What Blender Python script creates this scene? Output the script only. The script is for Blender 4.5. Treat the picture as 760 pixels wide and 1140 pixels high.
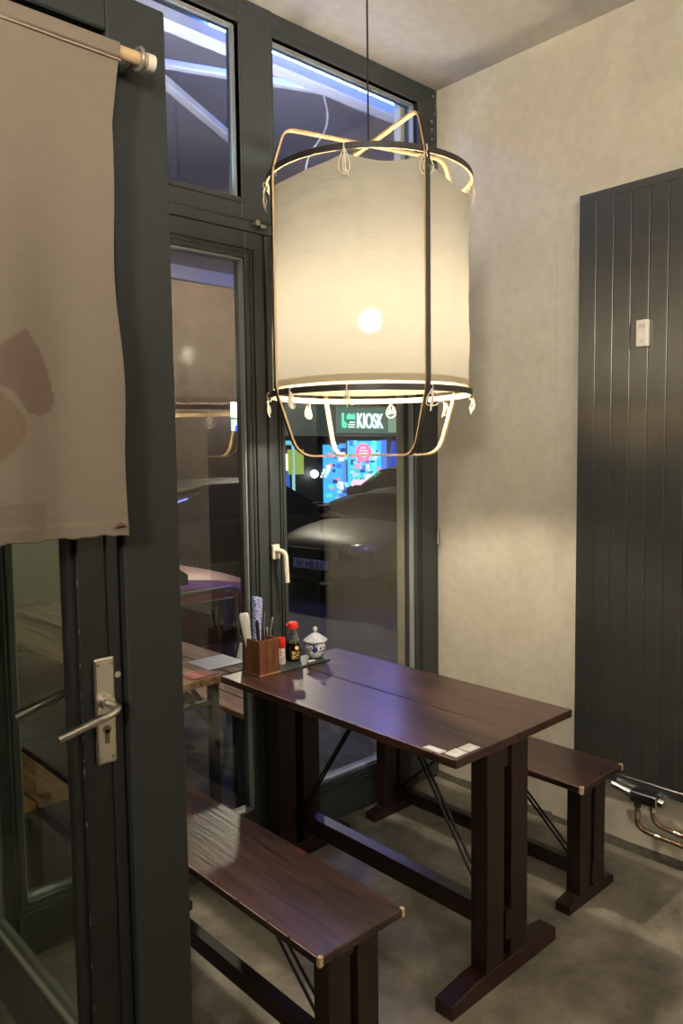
import bpy, bmesh, math, random
from mathutils import Vector, Matrix, noise
random.seed(7)
PI = math.pi
C = bpy.context.scene.collection
for o in list(bpy.data.objects): bpy.data.objects.remove(o)
scn = bpy.context.scene

# ------------------------------------------------------------------ camera
def camera():
    yaw, pitch, roll = -.7477, -.0772, -.0127
    F = Vector((-math.sin(yaw)*math.cos(pitch), math.cos(yaw)*math.cos(pitch), math.sin(pitch)))
    R = F.cross(Vector((0, 0, 1))).normalized(); U = R.cross(F)
    R2 = R*math.cos(roll)+U*math.sin(roll); U2 = -R*math.sin(roll)+U*math.cos(roll)
    cd = bpy.data.cameras.new('camera'); co = bpy.data.objects.new('camera', cd); C.objects.link(co)
    M = Matrix((R2, U2, -F)).transposed().to_4x4(); M.translation = Vector((-2.6206, -2.1992, 1.4669))
    co.matrix_world = M
    cd.sensor_fit = 'VERTICAL'; cd.sensor_height = 36; cd.lens = 857.77/1140*36
    cd.clip_start = .02; cd.clip_end = 200
    scn.camera = co
camera()
# ------------------------------------------------------------------ world, exposure, pendant and fill lights
w = bpy.data.worlds.new('night'); scn.world = w; w.use_nodes = True
w.node_tree.nodes['Background'].inputs[0].default_value = (.05, .07, .13, 1)
w.node_tree.nodes['Background'].inputs[1].default_value = .12
vs = scn.view_settings
vs.view_transform = 'Standard'; vs.look = 'None'; vs.gamma = 1; vs.use_curve_mapping = False
vs.exposure = 0.48
LAMP = (-.92, -.505)
BULB_Z = 1.868
BULB_STRENGTH = 800
FILL_LAMPS = [((-4.9, -3.5, 2.35), 122, (1, .90, .76)), ((-3.6, -4.2, 2.35), 58, (1, .90, .76)), ((-2.4, -5.2, 2.35), 32, (1, .90, .76)), ((-.8, -5.2, 2.35), 34, (1, .90, .76))]  # added fill lights, out of view behind the camera
# ------------------------------------------------------------------ helpers
def link(o, parent=None):
    C.objects.link(o)
    if parent is not None:
        o.parent = parent
        q = parent; off = Vector((0, 0, 0))
        while q is not None: off += Vector(q.location); q = q.parent
        o.data.transform(Matrix.Translation(-off))
    return o
def obj(name, bm, mats, parent=None, smooth=False):
    bmesh.ops.recalc_face_normals(bm, faces=bm.faces)
    me = bpy.data.meshes.new(name); bm.to_mesh(me); bm.free()
    for m in (mats if isinstance(mats, (list, tuple)) else [mats]): me.materials.append(m)
    if smooth:
        for p in me.polygons: p.use_smooth = True
        try: me.set_sharp_from_angle(angle=math.radians(42))
        except Exception: pass
    return link(bpy.data.objects.new(name, me), parent)
def multi(name, bm, mats, parent=None, smooth=False):
    bm.verts.ensure_lookup_table(); seen = set(); comps = []
    for v in bm.verts:
        if v in seen: continue
        st_ = [v]; seen.add(v); c = []
        while st_:
            q = st_.pop(); c.append(q)
            for e in q.link_edges:
                o = e.other_vert(q)
                if o not in seen: seen.add(o); st_.append(o)
        comps.append(c)
    for c in comps:
        b2 = bmesh.new(); mp = {v: b2.verts.new(v.co) for v in c}
        for f in {f for v in c for f in v.link_faces}: b2.faces.new([mp[v] for v in f.verts]).material_index = f.material_index
        o = obj(name, b2, mats, parent, smooth)
    bm.free(); return o
def tag(o, label, cat=None, group=None):
    o['label'] = label
    if cat: o['category'] = cat
    if group: o['group'] = group
    return o
def thing(name, label, cat, loc, group=None):
    o = bpy.data.objects.new(name, None); C.objects.link(o); o.location = loc; o.empty_display_size = .05
    return tag(o, label, cat, group)
def struct(name, bm, m, smooth=False):
    o = obj(name, bm, m, None, smooth); o['kind'] = 'structure'; return o
def stroot(name, loc=(0, 0, 0)):
    o = bpy.data.objects.new(name, None); C.objects.link(o); o.location = loc; o['kind'] = 'structure'; return o
def N(): return bmesh.new()
def box(bm, x0, x1, y0, y1, z0, z1, bev=0, mat=0, seg=1):
    x0, x1 = min(x0, x1), max(x0, x1); y0, y1 = min(y0, y1), max(y0, y1); z0, z1 = min(z0, z1), max(z0, z1)
    vs_ = [bm.verts.new(p) for p in ((x0,y0,z0),(x1,y0,z0),(x1,y1,z0),(x0,y1,z0),(x0,y0,z1),(x1,y0,z1),(x1,y1,z1),(x0,y1,z1))]
    fs = [bm.faces.new([vs_[i] for i in f]) for f in ((3,2,1,0),(4,5,6,7),(0,1,5,4),(1,2,6,5),(2,3,7,6),(3,0,4,7))]
    for f in fs: f.material_index = mat
    if bev:
        es = list({e for f in fs for e in f.edges})
        bmesh.ops.bevel(bm, geom=es, offset=bev, segments=seg, affect='EDGES', profile=.5)
    return vs_
def bx(*a, **k):
    bm = N(); box(bm, *a, **k); return bm
def obox(bm, p, q, wdt, hgt, up=(0, 0, 1), bev=0, mat=0):
    """bar from p to q with width wdt (sideways) and height hgt (along up)"""
    p, q = Vector(p), Vector(q); d = (q-p).normalized(); up = Vector(up)
    s = d.cross(up).normalized(); u = s.cross(d).normalized()
    vs_ = []
    for b in (p, q):
        for a, c in ((-1,-1),(1,-1),(1,1),(-1,1)): vs_.append(bm.verts.new(b+s*a*wdt/2+u*c*hgt/2))
    fs = [bm.faces.new([vs_[i] for i in f]) for f in ((3,2,1,0),(4,5,6,7),(0,1,5,4),(1,2,6,5),(2,3,7,6),(3,0,4,7))]
    for f in fs: f.material_index = mat
    if bev: bmesh.ops.bevel(bm, geom=list({e for f in fs for e in f.edges}), offset=bev, segments=1, affect='EDGES')
def tube(bm, pts, r, n=10, closed=False, mat=0, rads=None):
    pts = [Vector(p) for p in pts]; L = len(pts); rings = []; prev = None
    for i, p in enumerate(pts):
        if closed: t = pts[(i+1) % L]-pts[i-1]
        else: t = pts[min(i+1, L-1)]-pts[max(i-1, 0)]
        t.normalize()
        if prev is None:
            a = Vector((0, 0, 1)) if abs(t.z) < .9 else Vector((1, 0, 0)); s = t.cross(a).normalized()
        else: s = (prev-t*prev.dot(t)).normalized()
        prev = s; u = t.cross(s); rr = rads[i] if rads else r
        rings.append([bm.verts.new(p+(s*math.cos(2*PI*k/n)+u*math.sin(2*PI*k/n))*rr) for k in range(n)])
    for i in range(L if closed else L-1):
        a, b = rings[i], rings[(i+1) % L]
        for k in range(n): bm.faces.new((a[k], a[(k+1) % n], b[(k+1) % n], b[k])).material_index = mat
    if not closed:
        bm.faces.new(rings[0][::-1]).material_index = mat; bm.faces.new(rings[-1]).material_index = mat
def lathe(bm, cx, cy, prof, n=32, mat=0, cap=True):
    rings = []
    for r, z in prof:
        rings.append([bm.verts.new((cx+max(r, 1e-4)*math.cos(2*PI*k/n), cy+max(r, 1e-4)*math.sin(2*PI*k/n), z)) for k in range(n)])
    for a, b in zip(rings, rings[1:]):
        for k in range(n): bm.faces.new((a[k], a[(k+1) % n], b[(k+1) % n], b[k])).material_index = mat
    if cap:
        bm.faces.new(rings[0][::-1]).material_index = mat; bm.faces.new(rings[-1]).material_index = mat
def arc(pts, r, n=6):
    """round the corners of a 3-D polyline"""
    P = [Vector(p) for p in pts]; out = [P[0]]
    for a, b, c in zip(P, P[1:], P[2:]):
        d1 = (a-b); d2 = (c-b); rr = min(r, d1.length*.45, d2.length*.45)
        s, e = b+d1.normalized()*rr, b+d2.normalized()*rr
        for i in range(n+1):
            t = i/n; out.append(s*(1-t)**2+b*2*t*(1-t)+e*t*t)
    out.append(P[-1]); return out
# ------------------------------------------------------------------ materials
def mat(name, col, rough=.5, metal=0, spec=.5, emit=None, es=0, bump=0, bscale=60, var=0, vscale=4, coat=0, vcol=None, stretch=None):
    m = bpy.data.materials.new(name); m.use_nodes = True; nt = m.node_tree; b = nt.nodes['Principled BSDF']
    b.inputs['Base Color'].default_value = (*col, 1); b.inputs['Roughness'].default_value = rough
    b.inputs['Metallic'].default_value = metal; b.inputs['Specular IOR Level'].default_value = spec
    if coat: b.inputs['Coat Weight'].default_value = coat; b.inputs['Coat Roughness'].default_value = .12
    if emit: b.inputs['Emission Color'].default_value = (*emit, 1); b.inputs['Emission Strength'].default_value = es
    if bump or var:
        tc = nt.nodes.new('ShaderNodeTexCoord'); mp = nt.nodes.new('ShaderNodeMapping'); nt.links.new(tc.outputs['Object'], mp.inputs[0])
        if stretch: mp.inputs['Scale'].default_value = stretch
    if var:
        n = nt.nodes.new('ShaderNodeTexNoise'); n.inputs['Scale'].default_value = vscale; n.inputs['Detail'].default_value = 6; n.inputs['Roughness'].default_value = .6
        nt.links.new(mp.outputs[0], n.inputs['Vector'])
        r = nt.nodes.new('ShaderNodeValToRGB'); r.color_ramp.elements[0].position = .3; r.color_ramp.elements[1].position = .7
        c2 = vcol or tuple(c*(1-var) for c in col)
        r.color_ramp.elements[0].color = (*c2, 1); r.color_ramp.elements[1].color = (*col, 1)
        nt.links.new(n.outputs[0], r.inputs[0]); nt.links.new(r.outputs[0], b.inputs['Base Color'])
    if bump:
        n = nt.nodes.new('ShaderNodeTexNoise'); n.inputs['Scale'].default_value = bscale; n.inputs['Detail'].default_value = 4
        nt.links.new(mp.outputs[0], n.inputs['Vector'])
        bp = nt.nodes.new('ShaderNodeBump'); bp.inputs['Strength'].default_value = bump; bp.inputs['Distance'].default_value = .01
        nt.links.new(n.outputs[0], bp.inputs['Height']); nt.links.new(bp.outputs[0], b.inputs['Normal'])
    return m
def wood(name, dark, light, rough=.3, scale=1, axis='Y', knots=True, coat=0.0, bump=.15):
    m = bpy.data.materials.new(name); m.use_nodes = True; nt = m.node_tree; b = nt.nodes['Principled BSDF']; L = nt.links.new
    tc = nt.nodes.new('ShaderNodeTexCoord'); mp = nt.nodes.new('ShaderNodeMapping'); L(tc.outputs['Object'], mp.inputs[0])
    s = {'Y': (14, .9, 14), 'X': (.9, 14, 14), 'Z': (14, 14, .9)}[axis]; mp.inputs['Scale'].default_value = tuple(c*scale for c in s)
    n = nt.nodes.new('ShaderNodeTexNoise'); n.inputs['Scale'].default_value = 1.6; n.inputs['Detail'].default_value = 8; n.inputs['Roughness'].default_value = .62
    n.inputs['Distortion'].default_value = .7; L(mp.outputs[0], n.inputs['Vector'])
    n2 = nt.nodes.new('ShaderNodeTexNoise'); n2.inputs['Scale'].default_value = 9; n2.inputs['Detail'].default_value = 5; L(mp.outputs[0], n2.inputs['Vector'])
    mx = nt.nodes.new('ShaderNodeMath'); mx.operation = 'MULTIPLY_ADD'; L(n2.outputs[0], mx.inputs[0]); mx.inputs[1].default_value = .45
    sc = nt.nodes.new('ShaderNodeMath'); sc.operation = 'MULTIPLY'; sc.inputs[1].default_value = .75; L(n.outputs[0], sc.inputs[0]); L(sc.outputs[0], mx.inputs[2])
    r = nt.nodes.new('ShaderNodeValToRGB'); r.color_ramp.elements[0].position = .46; r.color_ramp.elements[1].position = .72
    r.color_ramp.elements[0].color = (*dark, 1); r.color_ramp.elements[1].color = (*light, 1); L(mx.outputs[0], r.inputs[0])
    out = r.outputs[0]
    if knots:
        v = nt.nodes.new('ShaderNodeTexVoronoi'); v.inputs['Scale'].default_value = 1.0
        mp2 = nt.nodes.new('ShaderNodeMapping'); mp2.inputs['Scale'].default_value = (7.5, 3.6, 7.5) if axis == 'Y' else (3.2, 5.5, 5.5)
        L(tc.outputs['Object'], mp2.inputs[0]); L(mp2.outputs[0], v.inputs['Vector'])
        kr = nt.nodes.new('ShaderNodeValToRGB'); kr.color_ramp.elements[0].position = .045; kr.color_ramp.elements[1].position = .1
        kr.color_ramp.elements[0].color = (1, 1, 1, 1); kr.color_ramp.elements[1].color = (0, 0, 0, 1); L(v.outputs['Distance'], kr.inputs[0])
        mm = nt.nodes.new('ShaderNodeMix'); mm.data_type = 'RGBA'; L(kr.outputs[0], mm.inputs[0]); L(out, mm.inputs[6])
        mm.inputs[7].default_value = (light[0]*1.5, light[1]*.9, light[2]*.7, 1); out = mm.outputs[2]
    L(out, b.inputs['Base Color'])
    b.inputs['Roughness'].default_value = rough
    if coat: b.inputs['Coat Weight'].default_value = coat; b.inputs['Coat Roughness'].default_value = .2
    bp = nt.nodes.new('ShaderNodeBump'); bp.inputs['Strength'].default_value = bump; bp.inputs['Distance'].default_value = .004
    L(mx.outputs[0], bp.inputs['Height']); L(bp.outputs[0], b.inputs['Normal'])
    return m
def emitm(name, col, s): return mat(name, (0, 0, 0), .6, emit=col, es=s)
def glass(name, ior=1.5, gain=1.6, tint=(.93, .96, .94)):
    m = bpy.data.materials.new(name); m.use_nodes = True; nt = m.node_tree; nt.nodes.clear(); L = nt.links.new
    o = nt.nodes.new('ShaderNodeOutputMaterial'); t = nt.nodes.new('ShaderNodeBsdfTransparent'); g = nt.nodes.new('ShaderNodeBsdfGlossy')
    g.inputs['Roughness'].default_value = 0.0; t.inputs[0].default_value = (*tint, 1); g.inputs[0].default_value = (1, .99, .97, 1)
    lw = nt.nodes.new('ShaderNodeFresnel'); lw.inputs[0].default_value = ior
    ml = nt.nodes.new('ShaderNodeMath'); ml.operation = 'MULTIPLY'; ml.inputs[1].default_value = gain; ml.use_clamp = True; L(lw.outputs[0], ml.inputs[0])
    ge = nt.nodes.new('ShaderNodeNewGeometry'); iv = nt.nodes.new('ShaderNodeMath'); iv.operation = 'SUBTRACT'; iv.inputs[0].default_value = 1; L(ge.outputs['Backfacing'], iv.inputs[1])
    m3 = nt.nodes.new('ShaderNodeMath'); m3.operation = 'MULTIPLY'; L(ml.outputs[0], m3.inputs[0]); L(iv.outputs[0], m3.inputs[1]); ml = m3
    mx = nt.nodes.new('ShaderNodeMixShader'); L(ml.outputs[0], mx.inputs[0]); L(t.outputs[0], mx.inputs[1]); L(g.outputs[0], mx.inputs[2]); L(mx.outputs[0], o.inputs[0])
    return m
def plaster(name, a, b_, c):
    m = bpy.data.materials.new(name); m.use_nodes = True; nt = m.node_tree; b = nt.nodes['Principled BSDF']; L = nt.links.new
    tc = nt.nodes.new('ShaderNodeTexCoord')
    n = nt.nodes.new('ShaderNodeTexNoise'); n.inputs['Scale'].default_value = 2.2; n.inputs['Detail'].default_value = 9; n.inputs['Roughness'].default_value = .62; n.inputs['Distortion'].default_value = .6
    L(tc.outputs['Object'], n.inputs['Vector'])
    r = nt.nodes.new('ShaderNodeValToRGB'); e = r.color_ramp.elements; e[0].position = .3; e[1].position = .68; e[0].color = (*a, 1); e[1].color = (*c, 1)
    k = e.new(.5); k.color = (*b_, 1); L(n.outputs[0], r.inputs[0])
    n3 = nt.nodes.new('ShaderNodeTexNoise'); n3.inputs['Scale'].default_value = 24; n3.inputs['Detail'].default_value = 5; L(tc.outputs['Object'], n3.inputs['Vector'])
    mm = nt.nodes.new('ShaderNodeMix'); mm.data_type = 'RGBA'; mm.blend_type = 'MULTIPLY'; mm.inputs[0].default_value = .3; L(r.outputs[0], mm.inputs[6])
    r2 = nt.nodes.new('ShaderNodeValToRGB'); r2.color_ramp.elements[0].position = .35; r2.color_ramp.elements[1].position = .6; r2.color_ramp.elements[0].color = (.75, .74, .7, 1)
    L(n3.outputs[0], r2.inputs[0]); L(r2.outputs[0], mm.inputs[7]); L(mm.outputs[2], b.inputs['Base Color']); b.inputs['Roughness'].default_value = .85
    b.inputs['Specular IOR Level'].default_value = .25
    bp = nt.nodes.new('ShaderNodeBump'); bp.inputs['Strength'].default_value = .25; bp.inputs['Distance'].default_value = .01
    L(n.outputs[0], bp.inputs['Height']); L(bp.outputs[0], b.inputs['Normal'])
    return m
M_wall = plaster('limewash', (.52, .475, .385), (.58, .535, .435), (.63, .585, .485))
M_ceil = plaster('ceiling_paint', (.42, .405, .38), (.46, .445, .42), (.49, .475, .45))
def floor_mat():
    m = bpy.data.materials.new('concrete'); m.use_nodes = True; nt = m.node_tree; b = nt.nodes['Principled BSDF']; L = nt.links.new
    tc = nt.nodes.new('ShaderNodeTexCoord')
    n = nt.nodes.new('ShaderNodeTexNoise'); n.inputs['Scale'].default_value = 2.6; n.inputs['Detail'].default_value = 10; n.inputs['Roughness'].default_value = .68; n.inputs['Distortion'].default_value = .25
    L(tc.outputs['Object'], n.inputs['Vector'])
    r = nt.nodes.new('ShaderNodeValToRGB'); e = r.color_ramp.elements; e[0].position = .32; e[1].position = .7; e[0].color = (.075, .070, .058, 1); e[1].color = (.46, .41, .32, 1)
    k = e.new(.5); k.color = (.24, .218, .172, 1); L(n.outputs[0], r.inputs[0])
    L(r.outputs[0], b.inputs['Base Color']); b.inputs['Roughness'].default_value = .5; b.inputs['Specular IOR Level'].default_value = .3
    bp = nt.nodes.new('ShaderNodeBump'); bp.inputs['Strength'].default_value = .2; bp.inputs['Distance'].default_value = .01
    n2 = nt.nodes.new('ShaderNodeTexNoise'); n2.inputs['Scale'].default_value = 18; n2.inputs['Detail'].default_value = 8; L(tc.outputs['Object'], n2.inputs['Vector'])
    L(n2.outputs[0], bp.inputs['Height']); L(bp.outputs[0], b.inputs['Normal'])
    return m
M_floor = floor_mat()
M_frame = mat('anthracite_frame', (.034, .041, .041), .42, bump=.04, bscale=180)
M_leaf = mat('black_leaf', (.006, .008, .008), .42, bump=.06, bscale=150)
M_post = mat('dark_post', (.026, .030, .028), .6, spec=.25, bump=.05, bscale=200)
M_gasket = mat('gasket', (.008, .008, .008), .6)
M_bead = mat('glazing_bead', (.26, .28, .27), .4)
M_glass = glass('pane_glass', 1.5, 2.6)
M_glass_l = glass('coated_pane_glass', 1.5, 4.2)
M_glassn = glass('vestibule_glass', 1.5, 1.4, (.88, .92, .88))
M_wood = wood('dark_stained_wood', (.005, .003, .0035), (.072, .030, .022), .33, coat=.12, bump=.35)
M_wood2 = wood('dark_stained_leg', (.003, .0014, .001), (.022, .007, .0045), .5, axis='Z', knots=False)
M_wood3 = wood('dark_stained_rail', (.006, .003, .0025), (.020, .009, .007), .4, knots=False)
M_woodx = wood('dark_stained_foot', (.007, .003, .0025), (.032, .010, .007), .42, axis='X', knots=False)
M_worn = mat('worn_edge', (.48, .34, .2), .6, bump=.2)
M_iron = mat('black_iron', (.018, .017, .016), .4, metal=.6)
M_rad = mat('radiator_paint', (.036, .040, .038), .27, spec=.8)
_rb = M_rad.node_tree.nodes['Principled BSDF']; _rb.inputs['Coat Weight'].default_value = .8; _rb.inputs['Coat Roughness'].default_value = .24; _rb.inputs['Coat IOR'].default_value = 2.0
M_groove = mat('radiator_gap', (.008, .009, .009), .5)
M_chrome = mat('chrome', (.75, .75, .74), .14, metal=1)
M_alu = mat('brushed_aluminium', (.55, .52, .46), .32, metal=1)
M_cream = mat('cream_plastic', (.78, .72, .58), .4)
M_pipe = mat('bronze_pipe', (.22, .15, .09), .35, metal=.8)
M_bamb = wood('bamboo', (.50, .33, .15), (.72, .52, .28), .5, axis='Z', knots=False, scale=2)
M_black = mat('black_stain', (.022, .018, .015), .45, bump=.2, bscale=80)
M_string = mat('cotton_string', (.75, .68, .54), .9)
def fabric(name, col, trans, transp=.0, bump=.3):
    m = bpy.data.materials.new(name); m.use_nodes = True; nt = m.node_tree; nt.nodes.clear(); L = nt.links.new
    o = nt.nodes.new('ShaderNodeOutputMaterial'); d = nt.nodes.new('ShaderNodeBsdfDiffuse'); t = nt.nodes.new('ShaderNodeBsdfTranslucent'); tp = nt.nodes.new('ShaderNodeBsdfTransparent')
    tc = nt.nodes.new('ShaderNodeTexCoord'); mp = nt.nodes.new('ShaderNodeMapping'); mp.inputs['Scale'].default_value = (9, 9, 34); L(tc.outputs['Object'], mp.inputs[0])
    n = nt.nodes.new('ShaderNodeTexNoise'); n.inputs['Scale'].default_value = 3; n.inputs['Detail'].default_value = 5; L(mp.outputs[0], n.inputs['Vector'])
    r = nt.nodes.new('ShaderNodeValToRGB'); r.color_ramp.elements[0].color = (*[c*.9 for c in col], 1); r.color_ramp.elements[1].color = (*col, 1); L(n.outputs[0], r.inputs[0])
    L(r.outputs[0], d.inputs[0]); L(r.outputs[0], t.inputs[0])
    bp = nt.nodes.new('ShaderNodeBump'); bp.inputs['Strength'].default_value = bump; bp.inputs['Distance'].default_value = .004; L(n.outputs[0], bp.inputs['Height'])
    L(bp.outputs[0], d.inputs['Normal']); L(bp.outputs[0], t.inputs['Normal'])
    m1 = nt.nodes.new('ShaderNodeMixShader'); m1.inputs[0].default_value = trans; L(d.outputs[0], m1.inputs[1]); L(t.outputs[0], m1.inputs[2])
    m2 = nt.nodes.new('ShaderNodeMixShader'); m2.inputs[0].default_value = transp; L(m1.outputs[0], m2.inputs[1]); L(tp.outputs[0], m2.inputs[2]); L(m2.outputs[0], o.inputs[0])
    return m
M_shade = fabric('shade_cotton', (.25, .236, .195), .232, .0016)
M_hem = fabric('shade_hem', (.19, .165, .115), .14, .0)
def noren_mat():
    m = fabric('noren_linen', (.215, .180, .138), .12, 0, .25); nt = m.node_tree
    at = nt.nodes.new('ShaderNodeVertexColor'); at.layer_name = 'dye'
    mm = nt.nodes.new('ShaderNodeMix'); mm.data_type = 'RGBA'; mm.blend_type = 'MULTIPLY'; mm.inputs[0].default_value = 1
    ramp = [n for n in nt.nodes if n.bl_idname == 'ShaderNodeValToRGB'][0]
    nt.links.new(ramp.outputs[0], mm.inputs[6]); nt.links.new(at.outputs[0], mm.inputs[7])
    for n in nt.nodes:
        if n.bl_idname in ('ShaderNodeBsdfDiffuse', 'ShaderNodeBsdfTranslucent'): nt.links.new(mm.outputs[2], n.inputs[0])
    return m
M_noren = noren_mat()
M_rod = mat('rod_wood', (.55, .38, .20), .5, var=.2, vscale=20)

# ------------------------------------------------------------------ the room shell
H = 2.99
XL, YB = -5.6, -6.2
struct('floor', bx(XL, 0, YB, 0.02, -.08, 0), M_floor)
struct('ceiling', bx(XL-.1, .1, YB-.1, .12, H, H+.1), M_ceil)
struct('wall_right', bx(0, .2, YB, .1, -.1, H+.05), M_wall)
M_dark = plaster('dark_plaster', (.13, .105, .08), (.16, .13, .10), (.18, .15, .115))
struct('wall_back', bx(XL, .2, YB-.2, YB, -.1, H), M_dark)
struct('wall_left', bx(XL-.2, XL, YB, .1, -.1, H), M_dark)
struct('wall_front', bx(XL, -3.2, 0, .2, -.1, H), M_wall)
struct('wall_partition', bx(XL, -1.25, -3.05, -2.93, 0, 2.05, bev=.005), M_dark)  # unseen screen added to keep fill light off the lower door post
# outside reveal of the masonry pier right of the glazed door
M_reveal = mat('reveal_plaster', (.42, .38, .29), .8, var=.15, vscale=6)
struct('wall_outer', bx(-.150, .2, .072, .112, -.2, 3.4, bev=.004), M_reveal)
# crumbled plaster at the top corner
bm = N()
for i in range(9):
    px, pz = -.03+random.uniform(-.02, .02), H-.04-i*.035
    bmesh.ops.create_icosphere(bm, subdivisions=2, radius=random.uniform(.005, .011), matrix=Matrix.Translation((px, -.012, pz)) @ Matrix.Scale(1.3, 4, (0, 0, 1)))
for v in bm.verts: v.co += Vector([noise.noise(v.co*40+Vector((k*9, 0, 0)))*.004 for k in range(3)])
struct('trim_1', bm, mat('crumbling_mortar', (.17, .155, .13), .9, var=.7, vscale=50), True)
struct('trim_4', bx(-.004, 0, -.72, -.585, .02, 2.36, bev=.0015), M_wall)
# soft skirting of dirt along the right wall
bm = N()
ys = [-.0-i*.09 for i in range(52)]
for i, y in enumerate(ys):
    h = .028+.012*noise.noise(Vector((y*5, 0, 0))); d = .016+.008*noise.noise(Vector((y*7, 3, 0)))
    for p in ((0, h), (-d, 0)): bm.verts.new((p[0], y, p[1]))
bm.verts.ensure_lookup_table()
for i in range(len(ys)-1): bm.faces.new([bm.verts[j] for j in (2*i, 2*i+1, 2*i+3, 2*i+2)])
struct('baseboard_right', bm, mat('grout_line', (.12, .11, .085), .9, var=.5, vscale=30))

# ------------------------------------------------------------------ the window wall
bm = N()
yf, yb = 0.0, .07
box(bm, -.030, 0, yf, yb, 0, 2.226)                      # right jamb
box(bm, -3.2, -.0, yf, yb, 2.906, H, bev=.002)          # head
box(bm, -1.029, -.884, yf-.004, yb, 2.263, H, bev=.003) # upper mullion
box(bm, -.126, -.0, yf, yb, 2.335, 2.906)
box(bm, -3.2, 0, yf, yb, 2.263, 2.335, bev=.002)
box(bm, -3.2, 0, yf-.006, yb, 2.226, 2.262, bev=.002)
box(bm, -1.905, -1.872, yf-.002, yb, 0, H, bev=.003)
box(bm, -3.2, 0, yf+.012, yb, 0, .012)
box(bm, -3.2, -3.1, yf, yb, 0, H)
struct('window_frame', bm, M_frame)
def bead(bm, x0, x1, z0, z1, y, w_=.007, mat_=0):
    for a in ((x0, x1, z0, z0+w_), (x0, x1, z1-w_, z1), (x0, x0+w_, z0, z1), (x1-w_, x1, z0, z1)): box(bm, a[0], a[1], y-.010, y+.012, a[2], a[3], mat=mat_)
def upper(name, x0, x1):
    r = stroot(name, ((x0+x1)/2, .03, 2.335))
    bm = N(); z0, z1 = 2.335, 2.906
    for a in ((x0-.018, x1+.018, z0-.018, z0), (x0-.018, x1+.018, z1, z1+.018), (x0-.018, x0, z0, z1), (x1, x1+.018, z0, z1)): box(bm, a[0], a[1], -.006, .05, a[2], a[3], bev=.002)
    obj('sash', bm, M_frame, r)
    bm = N(); bead(bm, x0, x1, z0, z1, .03, .0045); obj('glazing_bead', bm, M_bead, r)
    obj('pane', bx(x0, x1, .034, .038, z0, z1), M_glass, r)
upper('window_1', -1.845, -1.029); upper('window_2', -.884, -.126)
def gdoor(name, x0, x1, gx0, gx1, gz0=.182, gz1=2.133, hinge=None):
    r = stroot(name, ((x0+x1)/2, .03, .012)); z0, z1 = .02, 2.222
    bm = N()
    box(bm, x0, gx0, -.012, .06, z0, z1, bev=.003); box(bm, gx1, x1, -.012, .06, z0, z1, bev=.003)
    box(bm, gx0, gx1, -.012, .06, z0, gz0, bev=.003); box(bm, gx0, gx1, -.012, .06, gz1, z1, bev=.003)
    obj('door_frame', bm, M_frame, r)
    bm = N()
    for i, (dd, yy) in enumerate(((.020, -.017), (.034, -.020))):   # stepped profile around the glass
        for a in ((gx0-dd, gx1+dd, gz0-dd, gz0-dd+.004), (gx0-dd, gx1+dd, gz1+dd-.004, gz1+dd), (gx0-dd, gx0-dd+.004, gz0-dd, gz1+dd), (gx1+dd-.004, gx1+dd, gz0-dd, gz1+dd)):
            box(bm, a[0], a[1], yy, -.010, a[2], a[3])
    multi('profile_line', bm, M_frame, r)
    bm = N(); bead(bm, gx0, gx1, gz0, gz1, .012, .006); obj('glazing_bead', bm, M_bead, r)
    obj('pane', bx(gx0, gx1, .022, .026, gz0, gz1), M_glass_l if name == 'door_1' else M_glass, r)
    return r
D1 = gdoor('door_1', -1.870, -.948, -1.845, -1.026)
D2 = gdoor('door_2', -.938, -.032, -.862, -.158)
obj('weather_strip', bx(-.950, -.936, -.004, .05, .02, 2.222), M_gasket, D2)
# hinge and top catch
bm = N(); tube(bm, [(-.022, -.018, 1.06), (-.022, -.018, 1.13)], .007); box(bm, -.030, -.014, -.016, -.006, 1.065, 1.125); obj('hinge', bm, M_alu, D2, True)
bm = N(); tube(bm, [(-.985, -.012, 2.252), (-.985, -.035, 2.252)], .010); tube(bm, [(-.968, -.02, 2.247), (-.944, -.02, 2.247)], .008)
obj('top_catch', bm, M_alu, D1, True)
# window handle on the right leaf
bm = N(); box(bm, -.940, -.908, -.026, -.012, 1.086, 1.140, bev=.003); obj('handle_plate', bm, M_cream, D2)
bm = N(); tube(bm, arc([(-.924, -.022, 1.118), (-.924, -.062, 1.118), (-.916, -.066, 1.103), (-.911, -.066, 1.006)], .02), .009, 12)
hd = obj('handle', bm, M_cream, D2, True); tag(hd, 'cream coloured turning handle')

# ------------------------------------------------------------------ vestibule box with its door (left)
bm = N()
box(bm, -2.010, -1.903, -1.0, -.94, 0, 2.215, bev=.003)
box(bm, -3.25, -2.010, -1.0, -.94, 2.148, 2.215, bev=.003)
box(bm, -3.25, -3.13, -1.0, -.94, 0, 2.148, bev=.003)
struct('trim_2', bm, M_post)
struct('trim_3', bx(-3.25, -1.91, -.94, 0, 2.19, 2.215), M_post)
r = stroot('window_3', (-1.935, -.5, 0))
bm = N()
for a in ((-.94, -.0, .0, .172), (-.94, 0, 2.10, 2.19), (-.94, -.90, .172, 2.10), (-.030, -.006, .172, 2.10)): box(bm, -1.965, -1.912, a[0], a[1], a[2], a[3], bev=.003)
obj('frame', bm, mat('vestibule_frame', (.05, .055, .052), .45), r)
bm = N()
for a in ((-.90, -.030, .172, .182), (-.037, -.030, .182, 2.1)): box(bm, -1.958, -1.948, a[0], a[1], a[2], a[3])
obj('glazing_bead', bm, mat('grey_bead', (.2, .2, .17), .5), r)
obj('pane', bx(-1.940, -1.936, -.90, -.030, .172, 2.10), M_glassn, r)
struct('window_4', bx(-3.1, -1.90, .02, .05, .012, 2.226), mat('dark_outer_door', (.012, .013, .014), .3))
D3 = stroot('door_3', (-2.5, -.97, 0))
bm = N()
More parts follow.
